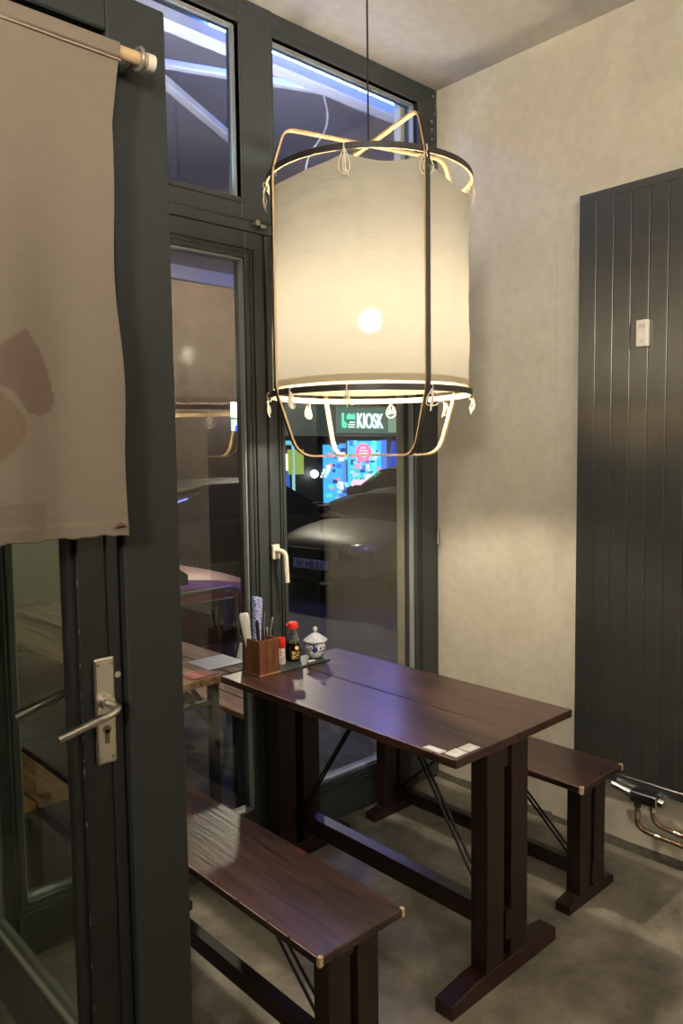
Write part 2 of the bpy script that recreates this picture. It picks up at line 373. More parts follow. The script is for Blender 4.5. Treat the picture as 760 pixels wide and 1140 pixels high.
box(bm, -2.088, -2.013, -.985, -.935, .012, 2.143, bev=.003); box(bm, -3.128, -3.05, -.985, -.935, .012, 2.143, bev=.003)
box(bm, -3.05, -2.088, -.985, -.935, 2.06, 2.143, bev=.003); box(bm, -3.05, -2.088, -.985, -.935, .012, .16, bev=.003)
obj('door_frame', bm, M_leaf, D3)
bm = N(); box(bm, -2.100, -2.088, -.975, -.945, .16, 2.06); box(bm, -2.066+.028, -2.034, -.989, -.984, .05, 2.1)
obj('door_rebate', bm, M_gasket, D3)
obj('pane', bx(-3.05, -2.096, -.962, -.958, .16, 2.06), M_glassn, D3)
# chipped paint edge
bm = N()
for i in range(17):
    z = random.uniform(.3, 1.5); hh = random.uniform(.002, .016)
    box(bm, -2.0892, -2.0872, -.9856, -.9836, z, z+hh)
multi('paint_chip', bm, mat('chip_grey', (.10, .10, .09), .8), D3)
# lever handle set
bm = N(); box(bm, -2.068, -2.031, -.992, -.985, .944, 1.128, bev=.004, seg=2)
pl = obj('handle_plate', bm, M_alu, D3); tag(pl, 'long brushed aluminium plate')
bm = N()
for z in (.955, 1.117):
    for x in (-2.060, -2.039): tube(bm, [(x, -.991, z), (x, -.9945, z)], .0028, 8)
multi('screw', bm, mat('screw_steel', (.4, .38, .34), .4, metal=1), pl)
bm = N(); tube(bm, [(-2.049, -.9905, 1.004), (-2.049, -.9935, 1.004)], .0072, 14); box(bm, -2.0525, -2.0455, -.9935, -.9905, .980, 1.004)
obj('keyhole', bm, mat('keyhole_brass', (.2, .17, .12), .35, metal=1), pl)
bm = N(); tube(bm, [(-2.049, -.990, 1.052), (-2.049, -1.004, 1.052)], .012, 16)
tube(bm, arc([(-2.049, -1.0, 1.052), (-2.044, -1.032, 1.049), (-2.070, -1.036, 1.042), (-2.148, -1.030, 1.022)], .02), .0072, 12)
lv = obj('lever', bm, M_alu, D3, True)
bm = N(); tube(bm, [(-2.049, -.935, 1.055), (-2.049, -.895, 1.055)], .010, 12)
tube(bm, arc([(-2.049, -.915, 1.055), (-2.049, -.892, 1.055), (-2.075, -.888, 1.050), (-2.165, -.890, 1.028)], .02), .0075, 12)
obj('lever', bm, M_alu, D3, True)
bm = N(); tube(bm, [(-2.026, -.985, 1.094), (-2.026, -.992, 1.094)], .0055, 12); obj('turn_knob', bm, M_alu, D3, True)

# noren curtain and its rod
NR = thing('curtain_rod', 'pale round wooden rod with a grey end ring above the glass door', 'curtain rod', (-2.5, -1.05, 2.094))
bm = N(); tube(bm, [(-3.1, -1.05, 2.094), (-1.966, -1.05, 2.094)], .0105, 14); obj('rod', bm, M_rod, NR, True)
bm = N(); tube(bm, [(-1.982+.0, -1.05+.016*math.cos(a), 2.094+.016*math.sin(a)) for a in [i*PI/9 for i in range(18)]], .0035, 8, closed=True)
box(bm, -1.988, -1.976, -1.036, -1.0, 2.086, 2.102, bev=.002); obj('ring_bracket', bm, mat('grey_ring', (.34, .33, .31), .35, metal=.6), NR, True)
bm = N(); tube(bm, [(-1.970, -1.05, 2.094), (-1.957, -1.05, 2.094)], .0135, 16); obj('end_cap', bm, mat('end_cap', (.62, .58, .5), .5), NR, True)
bm = N(); nx, nz = 170, 230; grid = []
col = bm.loops.layers.float_color.new('dye')
for j in range(nz+1):
    row = []
    for i in range(nx+1):
        u, v = 1-(1-i/nx)**2.2, j/nz; z = 2.108-(2.108-1.340)*v
        edge = -2.018-.018*min(1, v*6)-.004*math.sin(v*17)*v+.006*math.sin(v*9+1)*v
        x = -3.0+(edge+3.0)*u
        y = -1.060-.008*math.sin(x*19+v*1.2)*min(1, v*2)-.004*math.sin(x*43+2)*v-.012*max(0, (v-.3))*math.sin(u*3)
        if v < .035: y = -1.05-math.sqrt(max(0, .0135**2-(max(0, z-2.094))**2))
        if v > .97: z += .0012*math.sin(x*90)+.001*math.sin(x*211); y -= .002
        row.append(bm.verts.new((x, y, z)))
    grid.append(row)
leafs = [[(-2.30, 1.60), (-2.23, 1.62), (-2.184, 1.654), (-2.165, 1.625), (-2.150, 1.590), (-2.141, 1.55), (-2.150, 1.532), (-2.168, 1.525), (-2.188, 1.532), (-2.205, 1.56), (-2.235, 1.572), (-2.30, 1.55)],
         [(-2.30, 1.565), (-2.225, 1.558), (-2.200, 1.535), (-2.189, 1.515), (-2.195, 1.49), (-2.225, 1.46), (-2.30, 1.44)]]
def inside(p, poly):
    c = False; n = len(poly)
    for i in range(n):
        a, b = poly[i], poly[i-1]
        if (a[1] > p[1]) != (b[1] > p[1]) and p[0] < (b[0]-a[0])*(p[1]-a[1])/(b[1]-a[1])+a[0]: c = not c
    return c
for j in range(nz):
    for i in range(nx):
        f = bm.faces.new((grid[j][i], grid[j][i+1], grid[j+1][i+1], grid[j+1][i]))
        for lp in f.loops:
            p = (lp.vert.co.x, lp.vert.co.z); c = (1, 1, 1, 1)
            if inside(p, leafs[0]): c = (.76, .66, .68, 1)
            elif inside(p, leafs[1]): c = (.88, .76, .68, 1)
            s = noise.noise(Vector((p[0]*7, 3, p[1]*5)))
            if p[1] < 1.40 and s > .15: c = tuple(q*.86 for q in c[:3])+(1,)
            lp[col] = c
o = obj('fabric_banner', bm, M_noren, None, True)
o.modifiers.new('s', 'SOLIDIFY').thickness = .0018
tag(o, 'beige linen door curtain with faded mauve leaf shapes hanging from the wooden rod', 'curtain')
bm = N(); tube(bm, [(-2.062, -1.071, 1.353), (-2.052, -1.073, 1.358), (-2.042, -1.071, 1.354)], .003, 8, rads=[.0015, .0035, .002]); obj('stain_patch', bm, mat('brown_fray', (.12, .06, .035), .9), o, True)
# seam below the sleeve
bm = N(); tube(bm, [(-3.0+i*.049, -1.0625-.0008*(i % 2), 2.076) for i in range(21)], .0011, 6); obj('seam', bm, mat('seam_thread', (.36, .30, .22), .9), o, True)

# ------------------------------------------------------------------ pendant lamp
LX, LY = LAMP
U = Vector((.733, -.68, 0)); Wd = Vector((.68, .733, 0))
def lp(u, w_, z): return Vector((LX, LY, 0))+U*u+Wd*w_+Vector((0, 0, z))
PL = thing('pendant_lamp', 'large cylindrical pendant lamp of white cotton on a bamboo frame over the table', 'lamp', (LX, LY, H))
def band(bm, pts, outs, width_dirs, wd, th, closed):
    rings = []
    for p, o_, w_ in zip(pts, outs, width_dirs):
        rings.append([bm.verts.new(p+w_*a*wd/2+o_*b*th/2) for a, b in ((-1, -1), (1, -1), (1, 1), (-1, 1))])
    n = len(rings)
    for i in range(n if closed else n-1):
        a, b = rings[i], rings[(i+1) % n]
        for k in range(4): bm.faces.new((a[k], a[(k+1) % 4], b[(k+1) % 4], b[k])).material_index = 1 if k == 2 else 0
RZ0, RZ1, RR = 1.642, 2.272, .308
for z in (RZ1, RZ0):
    bm = N(); pts, outs, wds = [], [], []
    for k in range(72):
        a = k*2*PI/72; d = U*math.cos(a)+Wd*math.sin(a); pts.append(lp(0, 0, z)+d*RR); outs.append(d); wds.append(Vector((0, 0, 1)))
    band(bm, pts, outs, wds, .017, .006, True)
    obj('hoop', bm, [M_bamb, M_black], PL, False)
for ang in (math.atan2(-.29, .15), math.atan2(.15, .29)):
    d = U*math.cos(ang)+Wd*math.sin(ang); s = d.cross(Vector((0, 0, 1)))
    prof = [(-.276, 2.388), (.276, 2.388), (.316, 2.268), (.316, 1.65), (.250, 1.457), (-.250, 1.457), (-.316, 1.65), (-.316, 2.268)]
    raw = []
    n = len(prof); rads = [.035, .035, .03, .03, .055, .055, .03, .03]
    for i in range(n):
        a, b, c = (Vector((*prof[i-1], 0)), Vector((*prof[i], 0)), Vector((*prof[(i+1) % n], 0)))
        d1, d2 = (a-b).normalized(), (c-b).normalized(); rr = min(rads[i], (a-b).length*.45, (c-b).length*.45)
        for k in range(7):
            t = k/6; raw.append((b+d1*rr)*(1-t)**2+b*2*t*(1-t)+(b+d2*rr)*t*t)
    pts, outs, wds = [], [], []
    for i, q in enumerate(raw):
        t = (raw[(i+1) % len(raw)]-raw[i-1]).normalized(); nn = Vector((-t.y, t.x, 0))
        if nn.dot(Vector((q.x, q.y-1.98, 0))) < 0: nn = -nn
        pts.append(lp(0, 0, 0)+d*q.x+Vector((0, 0, q.y))); outs.append(d*nn.x+Vector((0, 0, nn.y))); wds.append(s)
    bm = N(); band(bm, pts, outs, wds, .0155, .006, True)
    obj('frame_loop', bm, [M_bamb, M_black], PL)
# cotton cylinder: tied to the top hoop, so its rim sags between the ties
ties = [math.radians(a) for a in (0, 60, 118, 181, 256, 297)]
def sag(a):
    a %= 2*PI
    for i, t0 in enumerate(ties):
        t1 = ties[(i+1) % len(ties)]
        if t1 <= t0: t1 += 2*PI
        for s_ in (a, a+2*PI):
            if t0 <= s_ <= t1:
                f = (s_-t0)/(t1-t0); return math.sin(PI*f)**.8*(.045, .045, .05, .030, .026, .058)[i]
    return 0
bm = N(); na, nh = 180, 60; grid = []
for j in range(nh+1):
    row = []
    for i in range(na):
        a = 2*PI*i/na; v = j/nh; zt = RZ1-.012-sag(a); zb = RZ0+.018; z = zt+(zb-zt)*v
        r_ = .298+.004*noise.noise(Vector((math.cos(a)*5, math.sin(a)*5, z*4)))+.0035*noise.noise(Vector((math.cos(a)*2.2, math.sin(a)*2.2, z*24)))*(1.2-v)
        for t in ties:
            da = abs((a-t+PI) % (2*PI)-PI); r_ += .004*math.exp(-(da/.05)**2)*math.exp(-v*3)*math.sin(v*40)
        r_ += .0022*noise.noise(Vector((a*9, v*1.2, 7)))+.0016*noise.noise(Vector((a*5+v*6, v*3, 1)))
        row.append(bm.verts.new(lp(0, 0, z)+(U*math.cos(a)+Wd*math.sin(a))*r_))
    grid.append(row)
for j in range(nh):
    for i in range(na):
        bm.faces.new((grid[j][i], grid[j][(i+1) % na], grid[j+1][(i+1) % na], grid[j+1][i])).material_index = 1 if j >= nh-2 else 0
sh = obj('lamp_shade', bm, [M_shade, M_hem], PL, True)
# tie strings
def tie(a, z, n, ln, seed):
    random.seed(seed); d = U*math.cos(a)+Wd*math.sin(a); s = d.cross(Vector((0, 0, 1)))
    bm = N(); p0 = lp(0, 0, z)+d*(RR+.006)
    tube(bm, [p0+d*.003+Vector((0, 0, .013)), p0+d*.005, p0-d*.006-Vector((0, 0, .014)), p0-d*.012+Vector((0, 0, .010)), p0+d*.003+Vector((0, 0, .013))], .0016, 6)
    for k in range(n):
        o1 = random.uniform(-.012, .012); l = ln*random.uniform(.6, 1)
        if k % 2 == 0:   # loop
            pts = [p0+s*o1*math.sin(t*PI/5)*1.5+d*.004*math.sin(t)-Vector((0, 0, 1))*l*math.sin(t*PI/10)+s*.008*math.sin(t*2*PI/10) for t in range(11)]
        else:
            pts = [p0+s*(o1*t/6+.003*math.sin(t*1.7+k))+d*.005*math.sin(t*.9)-Vector((0, 0, 1))*l*t/6 for t in range(7)]
        tube(bm, pts, .0014, 5)
    obj('tie_string', bm, M_string, PL, True)
for k, a in enumerate(ties): tie(a, RZ1-.004, 3, .075, 20+k)
for k, a in enumerate([math.radians(q) for q in (2, 36, 75, 130, 184, 256, 300, 222)]): tie(a, RZ0-.004, 4, .062 if k != 4 else .075, 40+k)
bm = N(); tube(bm, [lp(0, 0, H), lp(0, 0, 2.34), lp(.003, 0, 1.96)], .0028, 8); obj('cord', bm, mat('black_cord', (.01, .01, .01), .6), PL, True)
bm = N(); tube(bm, [lp(0, 0, 1.975), lp(0, 0, 1.905)], .019, 16); obj('socket', bm, mat('socket_black', (.02, .02, .02), .5), PL, True)
bm = N(); lathe(bm, LX, LY, [(.045, H-.03), (.05, H-.026), (.05, H-.001)], 24); obj('ceiling_rose', bm, mat('rose_white', (.7, .68, .63), .5), PL, True)
bm = N(); bmesh.ops.create_uvsphere(bm, u_segments=16, v_segments=10, radius=.035, matrix=Matrix.Translation((LX, LY, BULB_Z)))
obj('bulb', bm, emitm('bulb_glow', (1, .86, .66), BULB_STRENGTH), PL, True)

# unseen globes added behind the camera as fill light for the room
for i, (p, e, c) in enumerate(FILL_LAMPS):
    t = thing('globe_lamp', ['white paper globe lamp hanging by the left wall, nearest the windows', 'white paper globe lamp hanging by the left wall, further back', 'white paper globe lamp hanging before the middle of the back wall', 'white paper globe lamp hanging near the back right corner'][i], 'lamp', (p[0], p[1], H), 'paper globe lamps behind the viewer')
    bm = N(); tube(bm, [(p[0], p[1], H), (p[0], p[1], p[2]+.25)], .003, 6); obj('cord', bm, bpy.data.materials['black_cord'], t)
    bm = N(); bmesh.ops.create_uvsphere(bm, u_segments=32, v_segments=20, radius=.25, matrix=Matrix.Translation(p)); obj('bulb', bm, emitm('globe_glow_%d' % i, c, e), t, True)

# ------------------------------------------------------------------ radiator on the right wall
RD = thing('radiator', 'tall flat anthracite panel radiator on the right wall', 'radiator', (-.03, -1.2, .25))
RY1 = -.705; rz0, rz1 = .262, 2.372
M_re = M_rad
bm = N(); box(bm, -.040, -.012, RY1-1.0, RY1, rz0, rz1, bev=.003); obj('back_plate', bm, M_groove, RD)
gr = [RY1]+[-.7725-.0650*k for k in range(14)]+[RY1-1.0]
bm = N()
for a, b in zip(gr, gr[1:]):
    box(bm, -.050, -.038, b+(.0011 if b != gr[-1] else 0), a-(.0011 if a != RY1 else 0), rz0, rz1, bev=.0012)
obj('front_panel', bm, M_rad, RD)
bm = N(); box(bm, -.0508, -.037, RY1-1.0, RY1, rz1-.030, rz1+.001, bev=.001); box(bm, -.0508, -.037, RY1-1.0, RY1, rz0-.001, rz0+.03, bev=.001); multi('end_rail', bm, M_rad, RD)
bm = N(); box(bm, -.013, 0, -.9, -.86, 2.1, 2.14); box(bm, -.013, 0, -1.5, -1.46, 2.1, 2.14); multi('wall_bracket', bm, M_groove, RD)
HM = thing('heat_meter', 'small white heat meter clipped to the front of the radiator', 'meter', (-.05, -.953, 1.81))
bm = N(); box(bm, -.072, -.0505, -.974, -.934, 1.812, 1.902, bev=.004, seg=2); bd = obj('case', bm, mat('meter_white', (.80, .75, .63), .45), HM)
obj('display', bx(-.0735, -.0715, -.966, -.944, 1.872, 1.888), mat('meter_display', (.60, .56, .44), .3), HM)
bm = N()
for z in (1.832, 1.826): box(bm, -.0730, -.0715, -.962, -.946, z, z+.0012)
multi('printed_line', bm, mat('meter_print', (.35, .32, .26), .6), HM)
# valve block with pipes
VV = thing('radiator_valve', 'chrome twin valve with bronze pipes below the radiator', 'valve', (-.07, -.965, .24))
bm = N(); tube(bm, [(-.07, -.872, .258), (-.07, -.925, .247)], .0125, 16); tube(bm, [(-.07, -.925, .247), (-.07, -.945, .243)], .016, 16); obj('thermostat_head', bm, M_chrome, VV, True)
bm = N(); box(bm, -.088, -.052, -1.045, -.945, .222, .262, bev=.006, seg=2); obj('valve_body', bm, M_chrome, VV)
obj('cover', bx(-.083, -.056, -1.03, -.95, .261, .266), mat('valve_black', (.02, .02, .02), .3), VV)
bm = N(); tube(bm, [(-.07, -1.045, .242), (-.07, -1.062, .240)], .015, 14); obj('end_nut', bm, M_chrome, VV, True)
bm = N()
for y in (-.968, -1.022): tube(bm, [(-.07, y, .224), (-.07, y, .205)], .013, 6)
multi('union_nut', bm, M_chrome, VV)
bm = N(); tube(bm, arc([(-.07, -.968, .212), (-.07, -.968, .128), (-.066, -1.04, .118), (-.05, -1.9, .10)], .035, 8), .0085, 12); obj('pipe', bm, M_pipe, VV, True)
bm = N(); tube(bm, arc([(-.07, -1.022, .212), (-.07, -1.03, .165), (-.06, -1.09, .150), (-.04, -1.9, .135)], .03, 8), .0085, 12); obj('pipe', bm, M_pipe, VV, True)
bm = N(); tube(bm, [(-.07, -.968, .19), (-.07, -.968, .165)], .0115, 12); tube(bm, [(-.067, -1.03, .1185), (-.066, -1.052, .1175)], .0112, 12); tube(bm, [(-.0595, -1.095, .1495), (-.058, -1.12, .149)], .0112, 12)
multi('pipe_collar', bm, mat('steel_collar', (.5, .46, .4), .3, metal=1), VV, True)

# ------------------------------------------------------------------ table and benches
def trestle(root, cx, half, y0, y1, zt, top_t, leg_w, gap, leg_t, inset, foot_half, foot_w, foot_h, st0, st1, brace, boards):
    # top boards
    if boards == 2:
        for x0, x1, nm in ((cx-half, cx+.001, 'board'), (cx+.004, cx+half, 'board')):
            bm = N(); box(bm, x0, x1, y0, y1, zt-top_t, zt, bev=.0018); obj('tabletop_board', bm, M_wood, root)
    else:
        bm = N(); box(bm, cx-half, cx+half, y0, y1, zt-top_t, zt, bev=.003); obj('seat_board', bm, M_wood, root)
    for sgn, yy in ((1, y0+inset), (-1, y1-inset)):
        for x0 in (cx-gap/2-leg_w, cx+gap/2):
            bm = N(); box(bm, x0, x0+leg_w, yy-leg_t/2, yy+leg_t/2, foot_h*.8, zt-top_t, bev=.002); obj('leg', bm, M_wood2, root)
        bm = N()
        fh = foot_half; w2 = foot_w/2
        v = [bm.verts.new(p) for p in [(cx+a*fh*f, yy+b*w2, z) for a in (-1, 1) for (f, z) in ((1, 0), (1, foot_h*.72), (.52, foot_h)) for b in (-1, 1)]]
        # indices: side a: 0..5 (left), 6..11 (right)
        for f in ((0, 1, 3, 2), (2, 3, 5, 4), (4, 5, 11, 10), (10, 11, 9, 8), (8, 9, 7, 6), (6, 7, 1, 0), (0, 2, 4, 10, 8, 6), (1, 7, 9, 11, 5, 3)): bm.faces.new([v[i] for i in f])
        bmesh.ops.recalc_face_normals(bm, faces=bm.faces)
        bmesh.ops.bevel(bm, geom=list(bm.edges), offset=.002, segments=1, affect='EDGES')
        obj('foot', bm, M_woodx, root)
        # stub of the top bearer between the legs
        bm = N(); box(bm, cx-gap/2, cx+gap/2, yy-leg_t*.3, yy+leg_t*.45, zt-top_t-.085*(zt/.71), zt-top_t, bev=.001); obj('bearer', bm, M_wood2, root)
        # end of the stretcher poking through, with its peg
        bm = N(); box(bm, cx-gap/2+.001, cx+gap/2-.001, yy-sgn*leg_t*.62, yy, st0-.005, st1+.012, bev=.001); obj('tenon', bm, M_wood2, root)
    bm = N(); box(bm, cx-gap/2-.006, cx+gap/2+.006, y0+inset+leg_t/2, y1-inset-leg_t/2, st0, st1, bev=.002); obj('stretcher', bm, M_wood3, root)
    ym = (y0+y1)/2
    for sgn, ye in ((-1, y0+inset+leg_t/2+.015), (1, y1-inset-leg_t/2-.015)):
        for sx in (-.007, .007):
            bm = N(); tube(bm, [(cx+sx, ym+sgn*.06, zt-top_t-.002), (cx+sx*1.5, ye, st1+.0)], .0045 if brace else .004, 8); obj('brace', bm, M_iron, root, True)
    # bearer under the top running along
    bm = N(); box(bm, cx-.03, cx+.03, y0+inset, y1-inset, zt-top_t-.018, zt-top_t, bev=.001); obj('bearer_rail', bm, M_wood3, root)
TB = thing('dining_table', 'dark stained two-board trestle table standing end-on to the glazed doors', 'table', (-.905, -.53, 0))
trestle(TB, -.905, .268, -1.040, -.022, .710, .023, .078, .034, .055, .062, .245, .058, .056, .125, .188, True, 2)
def bench(name, label, cx, y0, y1):
    t = thing(name, label, 'bench', (cx, (y0+y1)/2, 0), 'dark trestle benches at the table')
    trestle(t, cx, .130, y0, y1, .425, .022, .066, .022, .05, .058, .14, .052, .040, .062, .112, False, 1)
    return t
b1 = bench('bench', 'dark wooden trestle bench nearest the camera, left of the table', -1.503, -1.050, -.03)
b2 = bench('bench', 'dark wooden trestle bench between the table and the right wall', -.388, -1.007, -.03)
def chip(root, pts, name='worn_corner'):
    bm = N()
    for (x0, x1, y0, y1, z0, z1) in pts: box(bm, x0, x1, y0, y1, z0, z1, bev=.0012)
    multi(name, bm, M_worn, root)
chip(b2, [(-.5185, -.506, -1.0078, -.996, .4015, .4258), (-.268, -.2575, -1.0078, -.994, .405, .4258)])
chip(b1, [(-1.6335, -1.622, -1.0508, -1.040, .4035, .4256), (-1.3825, -1.3725, -1.0508, -1.040, .4035, .4256)])
# worn light edge line on bench and table left edges
for root, x, ya, yb_, z in ((b1, -1.633, -1.04, -.5, .425), (TB, -1.173, -1.03, -.1, .71)):
    bm = N(); y = ya
    while y < yb_:
        l = random.uniform(.03, .11); box(bm, x-.0006, x+.0010, y, min(y+l, yb_), z-.0018, z+.0004); y += l+random.uniform(.0, .012)
    obj('worn_edge', bm, mat('worn_edge_line', (.40, .31, .24), .5), root)

# ------------------------------------------------------------------ things on the table
ZT = .7101
TR = bx(-1.000, -.775, -.140, -.030, ZT, ZT+.006, bev=.002)
tag(obj('serving_tray', TR, mat('slate_tray', (.035, .045, .048), .35)), 'thin slate grey tray under the bottle and shaker', 'tray')
zt = ZT+.0061
CH = thing('cutlery_holder', 'square brown wooden cutlery box on the window end of the table', 'cutlery holder', (-1.05, -.088, ZT))
bm = N(); x0, x1, y0, y1, z0, z1, t_ = -1.091, -1.008, -.133, -.046, ZT+.008, ZT+.124, .006
for a in ((x0, x1, y0, y0+t_), (x0, x1, y1-t_, y1), (x0, x0+t_, y0+t_, y1-t_), (x1-t_, x1, y0+t_, y1-t_)): box(bm, a[0], a[1], a[2], a[3], z0, z1, bev=.0008)
M_box = wood('walnut_box', (.10, .036, .016), (.21, .085, .038), .4, axis='Z', knots=False, scale=2)
obj('box', bm, M_box, CH); obj('base', bx(-1.096, -1.002, -.139, -.040, ZT, ZT+.008, bev=.0015), mat('base_wood', (.30, .14, .065), .45, var=.3, vscale=25), CH)
zb = ZT+.0085
def stick(name, label, cat, p, q, w_, t__, m, tip=None, grp=None):
    bm = N(); p, q = Vector(p), Vector(q); d = (q-p).normalized(); s = d.cross(Vector((.68, .733, 0))).normalized(); u = s.cross(d)
    prof = tip or [(0, .5), (.5, .7), (.85, 1), (.96, .95), (1, .6)]
    rings = []
    for f, k in prof:
        c = p+(q-p)*f; rings.append([bm.verts.new(c+s*math.cos(a)*w_/2*k+u*math.sin(a)*t__/2*max(k, .6)) for a in [2*PI*i/12 for i in range(12)]])
    for a, b in zip(rings, rings[1:]):
        for k in range(12): bm.faces.new((a[k], a[(k+1) % 12], b[(k+1) % 12], b[k]))
    bm.faces.new(rings[0][::-1]); bm.faces.new(rings[-1])
    o = obj(name, bm, m, None, True); return tag(o, label, cat, grp)
M_steel = mat('cutlery_steel', (.6, .6, .6), .2, metal=1)
stick('soup_spoon', 'white ceramic spoon with a wide flat handle, leftmost in the cutlery box', 'spoon', (-1.072, -.068, zb), (-1.100, -.060, zb+.205), .034, .007, mat('white_ceramic', (.82, .80, .74), .25), [(0, .4), (.4, .6), (.6, .8), (.93, 1), (.99, .85), (1, .6)])
stick('table_knife', 'dark handled knife in front of the white spoon in the cutlery box', 'knife', (-1.060, -.098, zb), (-1.084, -.114, zb+.185), .011, .007, mat('dark_handle', (.035, .022, .018), .35), [(0, .7), (.5, .8), (.8, 1.2), (.95, 1.2), (1, .6)])
def blue_pattern():
    m = mat('blue_pattern', (.75, .78, .85), .6); nt = m.node_tree; b = nt.nodes['Principled BSDF']
    tc = nt.nodes.new('ShaderNodeTexCoord'); v = nt.nodes.new('ShaderNodeTexVoronoi'); v.inputs['Scale'].default_value = 150; nt.links.new(tc.outputs['Object'], v.inputs['Vector'])
    r = nt.nodes.new('ShaderNodeValToRGB'); r.color_ramp.interpolation = 'CONSTANT'; r.color_ramp.elements[0].color = (.03, .05, .25, 1); r.color_ramp.elements[1].color = (.42, .47, .78, 1); r.color_ramp.elements[1].position = .38
    nt.links.new(v.outputs['Distance'], r.inputs[0]); nt.links.new(r.outputs[0], b.inputs['Base Color']); return m
bm = N(); M_bp = blue_pattern()
for k in range(5):
    a = k*1.25; cx_, cy_ = -1.055+.007*math.cos(a), -.070+.007*math.sin(a)
    tube(bm, [(cx_, cy_, zb), (cx_+.004, cy_+.0+.002*k, zb+.13), (cx_+.012+.003*math.cos(a), cy_+.006, zb+.245+.005*(k % 3))], .009, 8, rads=[.006, .008, .010])
tag(obj('chopstick_sleeves', bm, M_bp, None, True), 'bundle wrapped in blue and white patterned paper standing tallest in the cutlery box', 'chopsticks')
M_sd = mat('fork_steel', (.42, .42, .42), .25, metal=1)
stick('fork', 'slim steel fork leaning right in the cutlery box, nearer the window', 'fork', (-1.030, -.064, zb), (-1.004, -.050, zb+.19), .007, .004, M_sd)
stick('table_spoon', 'slim steel spoon handle leaning furthest right out of the cutlery box', 'spoon', (-1.028, -.082, zb), (-.985, -.072, zb+.175), .008, .004, M_steel)
stick('teaspoon', 'short steel handle in the middle of the cutlery box', 'spoon', (-1.035, -.10, zb), (-1.026, -.088, zb+.148), .012, .004, M_steel)
# spice shaker
SX, SY = -.946, -.068
SS = thing('spice_shaker', 'small glass spice shaker with a red cap beside the cutlery box', 'shaker', (SX, SY, zt))
bm = N(); lathe(bm, SX, SY, [(.010, zt), (.0145, zt+.002), (.0145, zt+.060), (.013, zt+.064)], 24); obj('jar', bm, mat('shaker_body', (.62, .57, .50), .3, var=.35, vscale=60), SS, True)
bm = N(); lathe(bm, SX, SY, [(.0155, zt+.062), (.0160, zt+.064), (.0160, zt+.092), (.0140, zt+.096), (.004, zt+.0965)], 24); obj('cap', bm, mat('red_cap', (.62, .02, .012), .35), SS, True)
def label_mat(name, base, ink, sc, thr):
    m = mat(name, base, .5); nt = m.node_tree; b = nt.nodes['Principled BSDF']; tc = nt.nodes.new('ShaderNodeTexCoord'); v = nt.nodes.new('ShaderNodeTexNoise'); v.inputs['Scale'].default_value = sc; nt.links.new(tc.outputs['Object'], v.inputs['Vector'])
    r = nt.nodes.new('ShaderNodeValToRGB'); r.color_ramp.interpolation = 'CONSTANT'; r.color_ramp.elements[0].color = (*base, 1); r.color_ramp.elements[1].color = (*ink, 1); r.color_ramp.elements[1].position = thr
    nt.links.new(v.outputs[0], r.inputs[0]); nt.links.new(r.outputs[0], b.inputs['Base Color']); return m
def wrap(cx_, cy_, r_, z0, z1, a0, a1, n=14):
    bm = N(); vs0 = []
    for k in range(n+1):
        a = a0+(a1-a0)*k/n; vs0.append([bm.verts.new((cx_+r_*math.cos(a), cy_+r_*math.sin(a), z)) for z in (z0, z1)])
    for a, b in zip(vs0, vs0[1:]): bm.faces.new((a[0], b[0], b[1], a[1]))
    return bm
fa = math.atan2(-.733, -.68)   # direction from the table towards the camera
obj('paper_label', wrap(SX, SY, .01475, zt+.026, zt+.060, fa-.5, fa+1.0), label_mat('shaker_label', (.72, .66, .58), (.35, .03, .02), 160, .55), SS)
# soy sauce bottle
BX, BY = -.884, -.060
SB = thing('soy_sauce_bottle', 'glass soy sauce bottle with a red cap and gold lettered label', 'bottle', (BX, BY, zt))
bm = N(); lathe(bm, BX, BY, [(.022, zt), (.0262, zt+.003), (.0268, zt+.02), (.0255, zt+.045), (.021, zt+.066)], 32); obj('sauce', bm, mat('dark_sauce', (.006, .003, .002), .12), SB, True)
gm = bpy.data.materials.new('bottle_glass'); gm.use_nodes = True
_b = gm.node_tree.nodes['Principled BSDF']; _b.inputs['Transmission Weight'].default_value = 1; _b.inputs['Roughness'].default_value = .02; _b.inputs['IOR'].default_value = 1.2; _b.inputs['Base Color'].default_value = (.85, .88, .84, 1)
bm = N(); lathe(bm, BX, BY, [(.0226, zt+.0665), (.0205, zt+.075), (.0160, zt+.092), (.0118, zt+.108), (.0110, zt+.122)], 32, cap=False); g_ = obj('glass_neck', bm, glass('neck_glass', 1.5, 3.5, (.80, .80, .76)), SB, True)
bm = N(); lathe(bm, BX, BY, [(.0130, zt+.117), (.0185, zt+.119), (.0195, zt+.124), (.0185, zt+.137), (.014, zt+.141), (.003, zt+.142)], 28); bx_ = obj('cap', bm, mat('red_pourer', (.80, .035, .018), .35), SB, True)
bm = N(); tube(bm, [(BX-.012, BY+.006, zt+.130), (BX-.023, BY+.012, zt+.133)], .004, 10); obj('spout', bm, bpy.data.materials['red_pourer'], bx_, True)
obj('gold_label', wrap(BX, BY, .0272, zt+.010, zt+.040, fa-.15, fa+1.05), label_mat('gold_label', (.012, .008, .006), (.62, .42, .12), 150, .52), SB)
bm = N(); tube(bm, [(BX+.0250*math.cos(fa+.55)+0*k, BY+.0250*math.sin(fa+.55), zt+.050+.0) for k in (0,)]*1+[(BX+.0272*math.cos(fa+.55), BY+.0272*math.sin(fa+.55), zt+.051)], .0075, 14); obj('gold_seal', bm, mat('gold_seal', (.70, .48, .12), .4), SB)
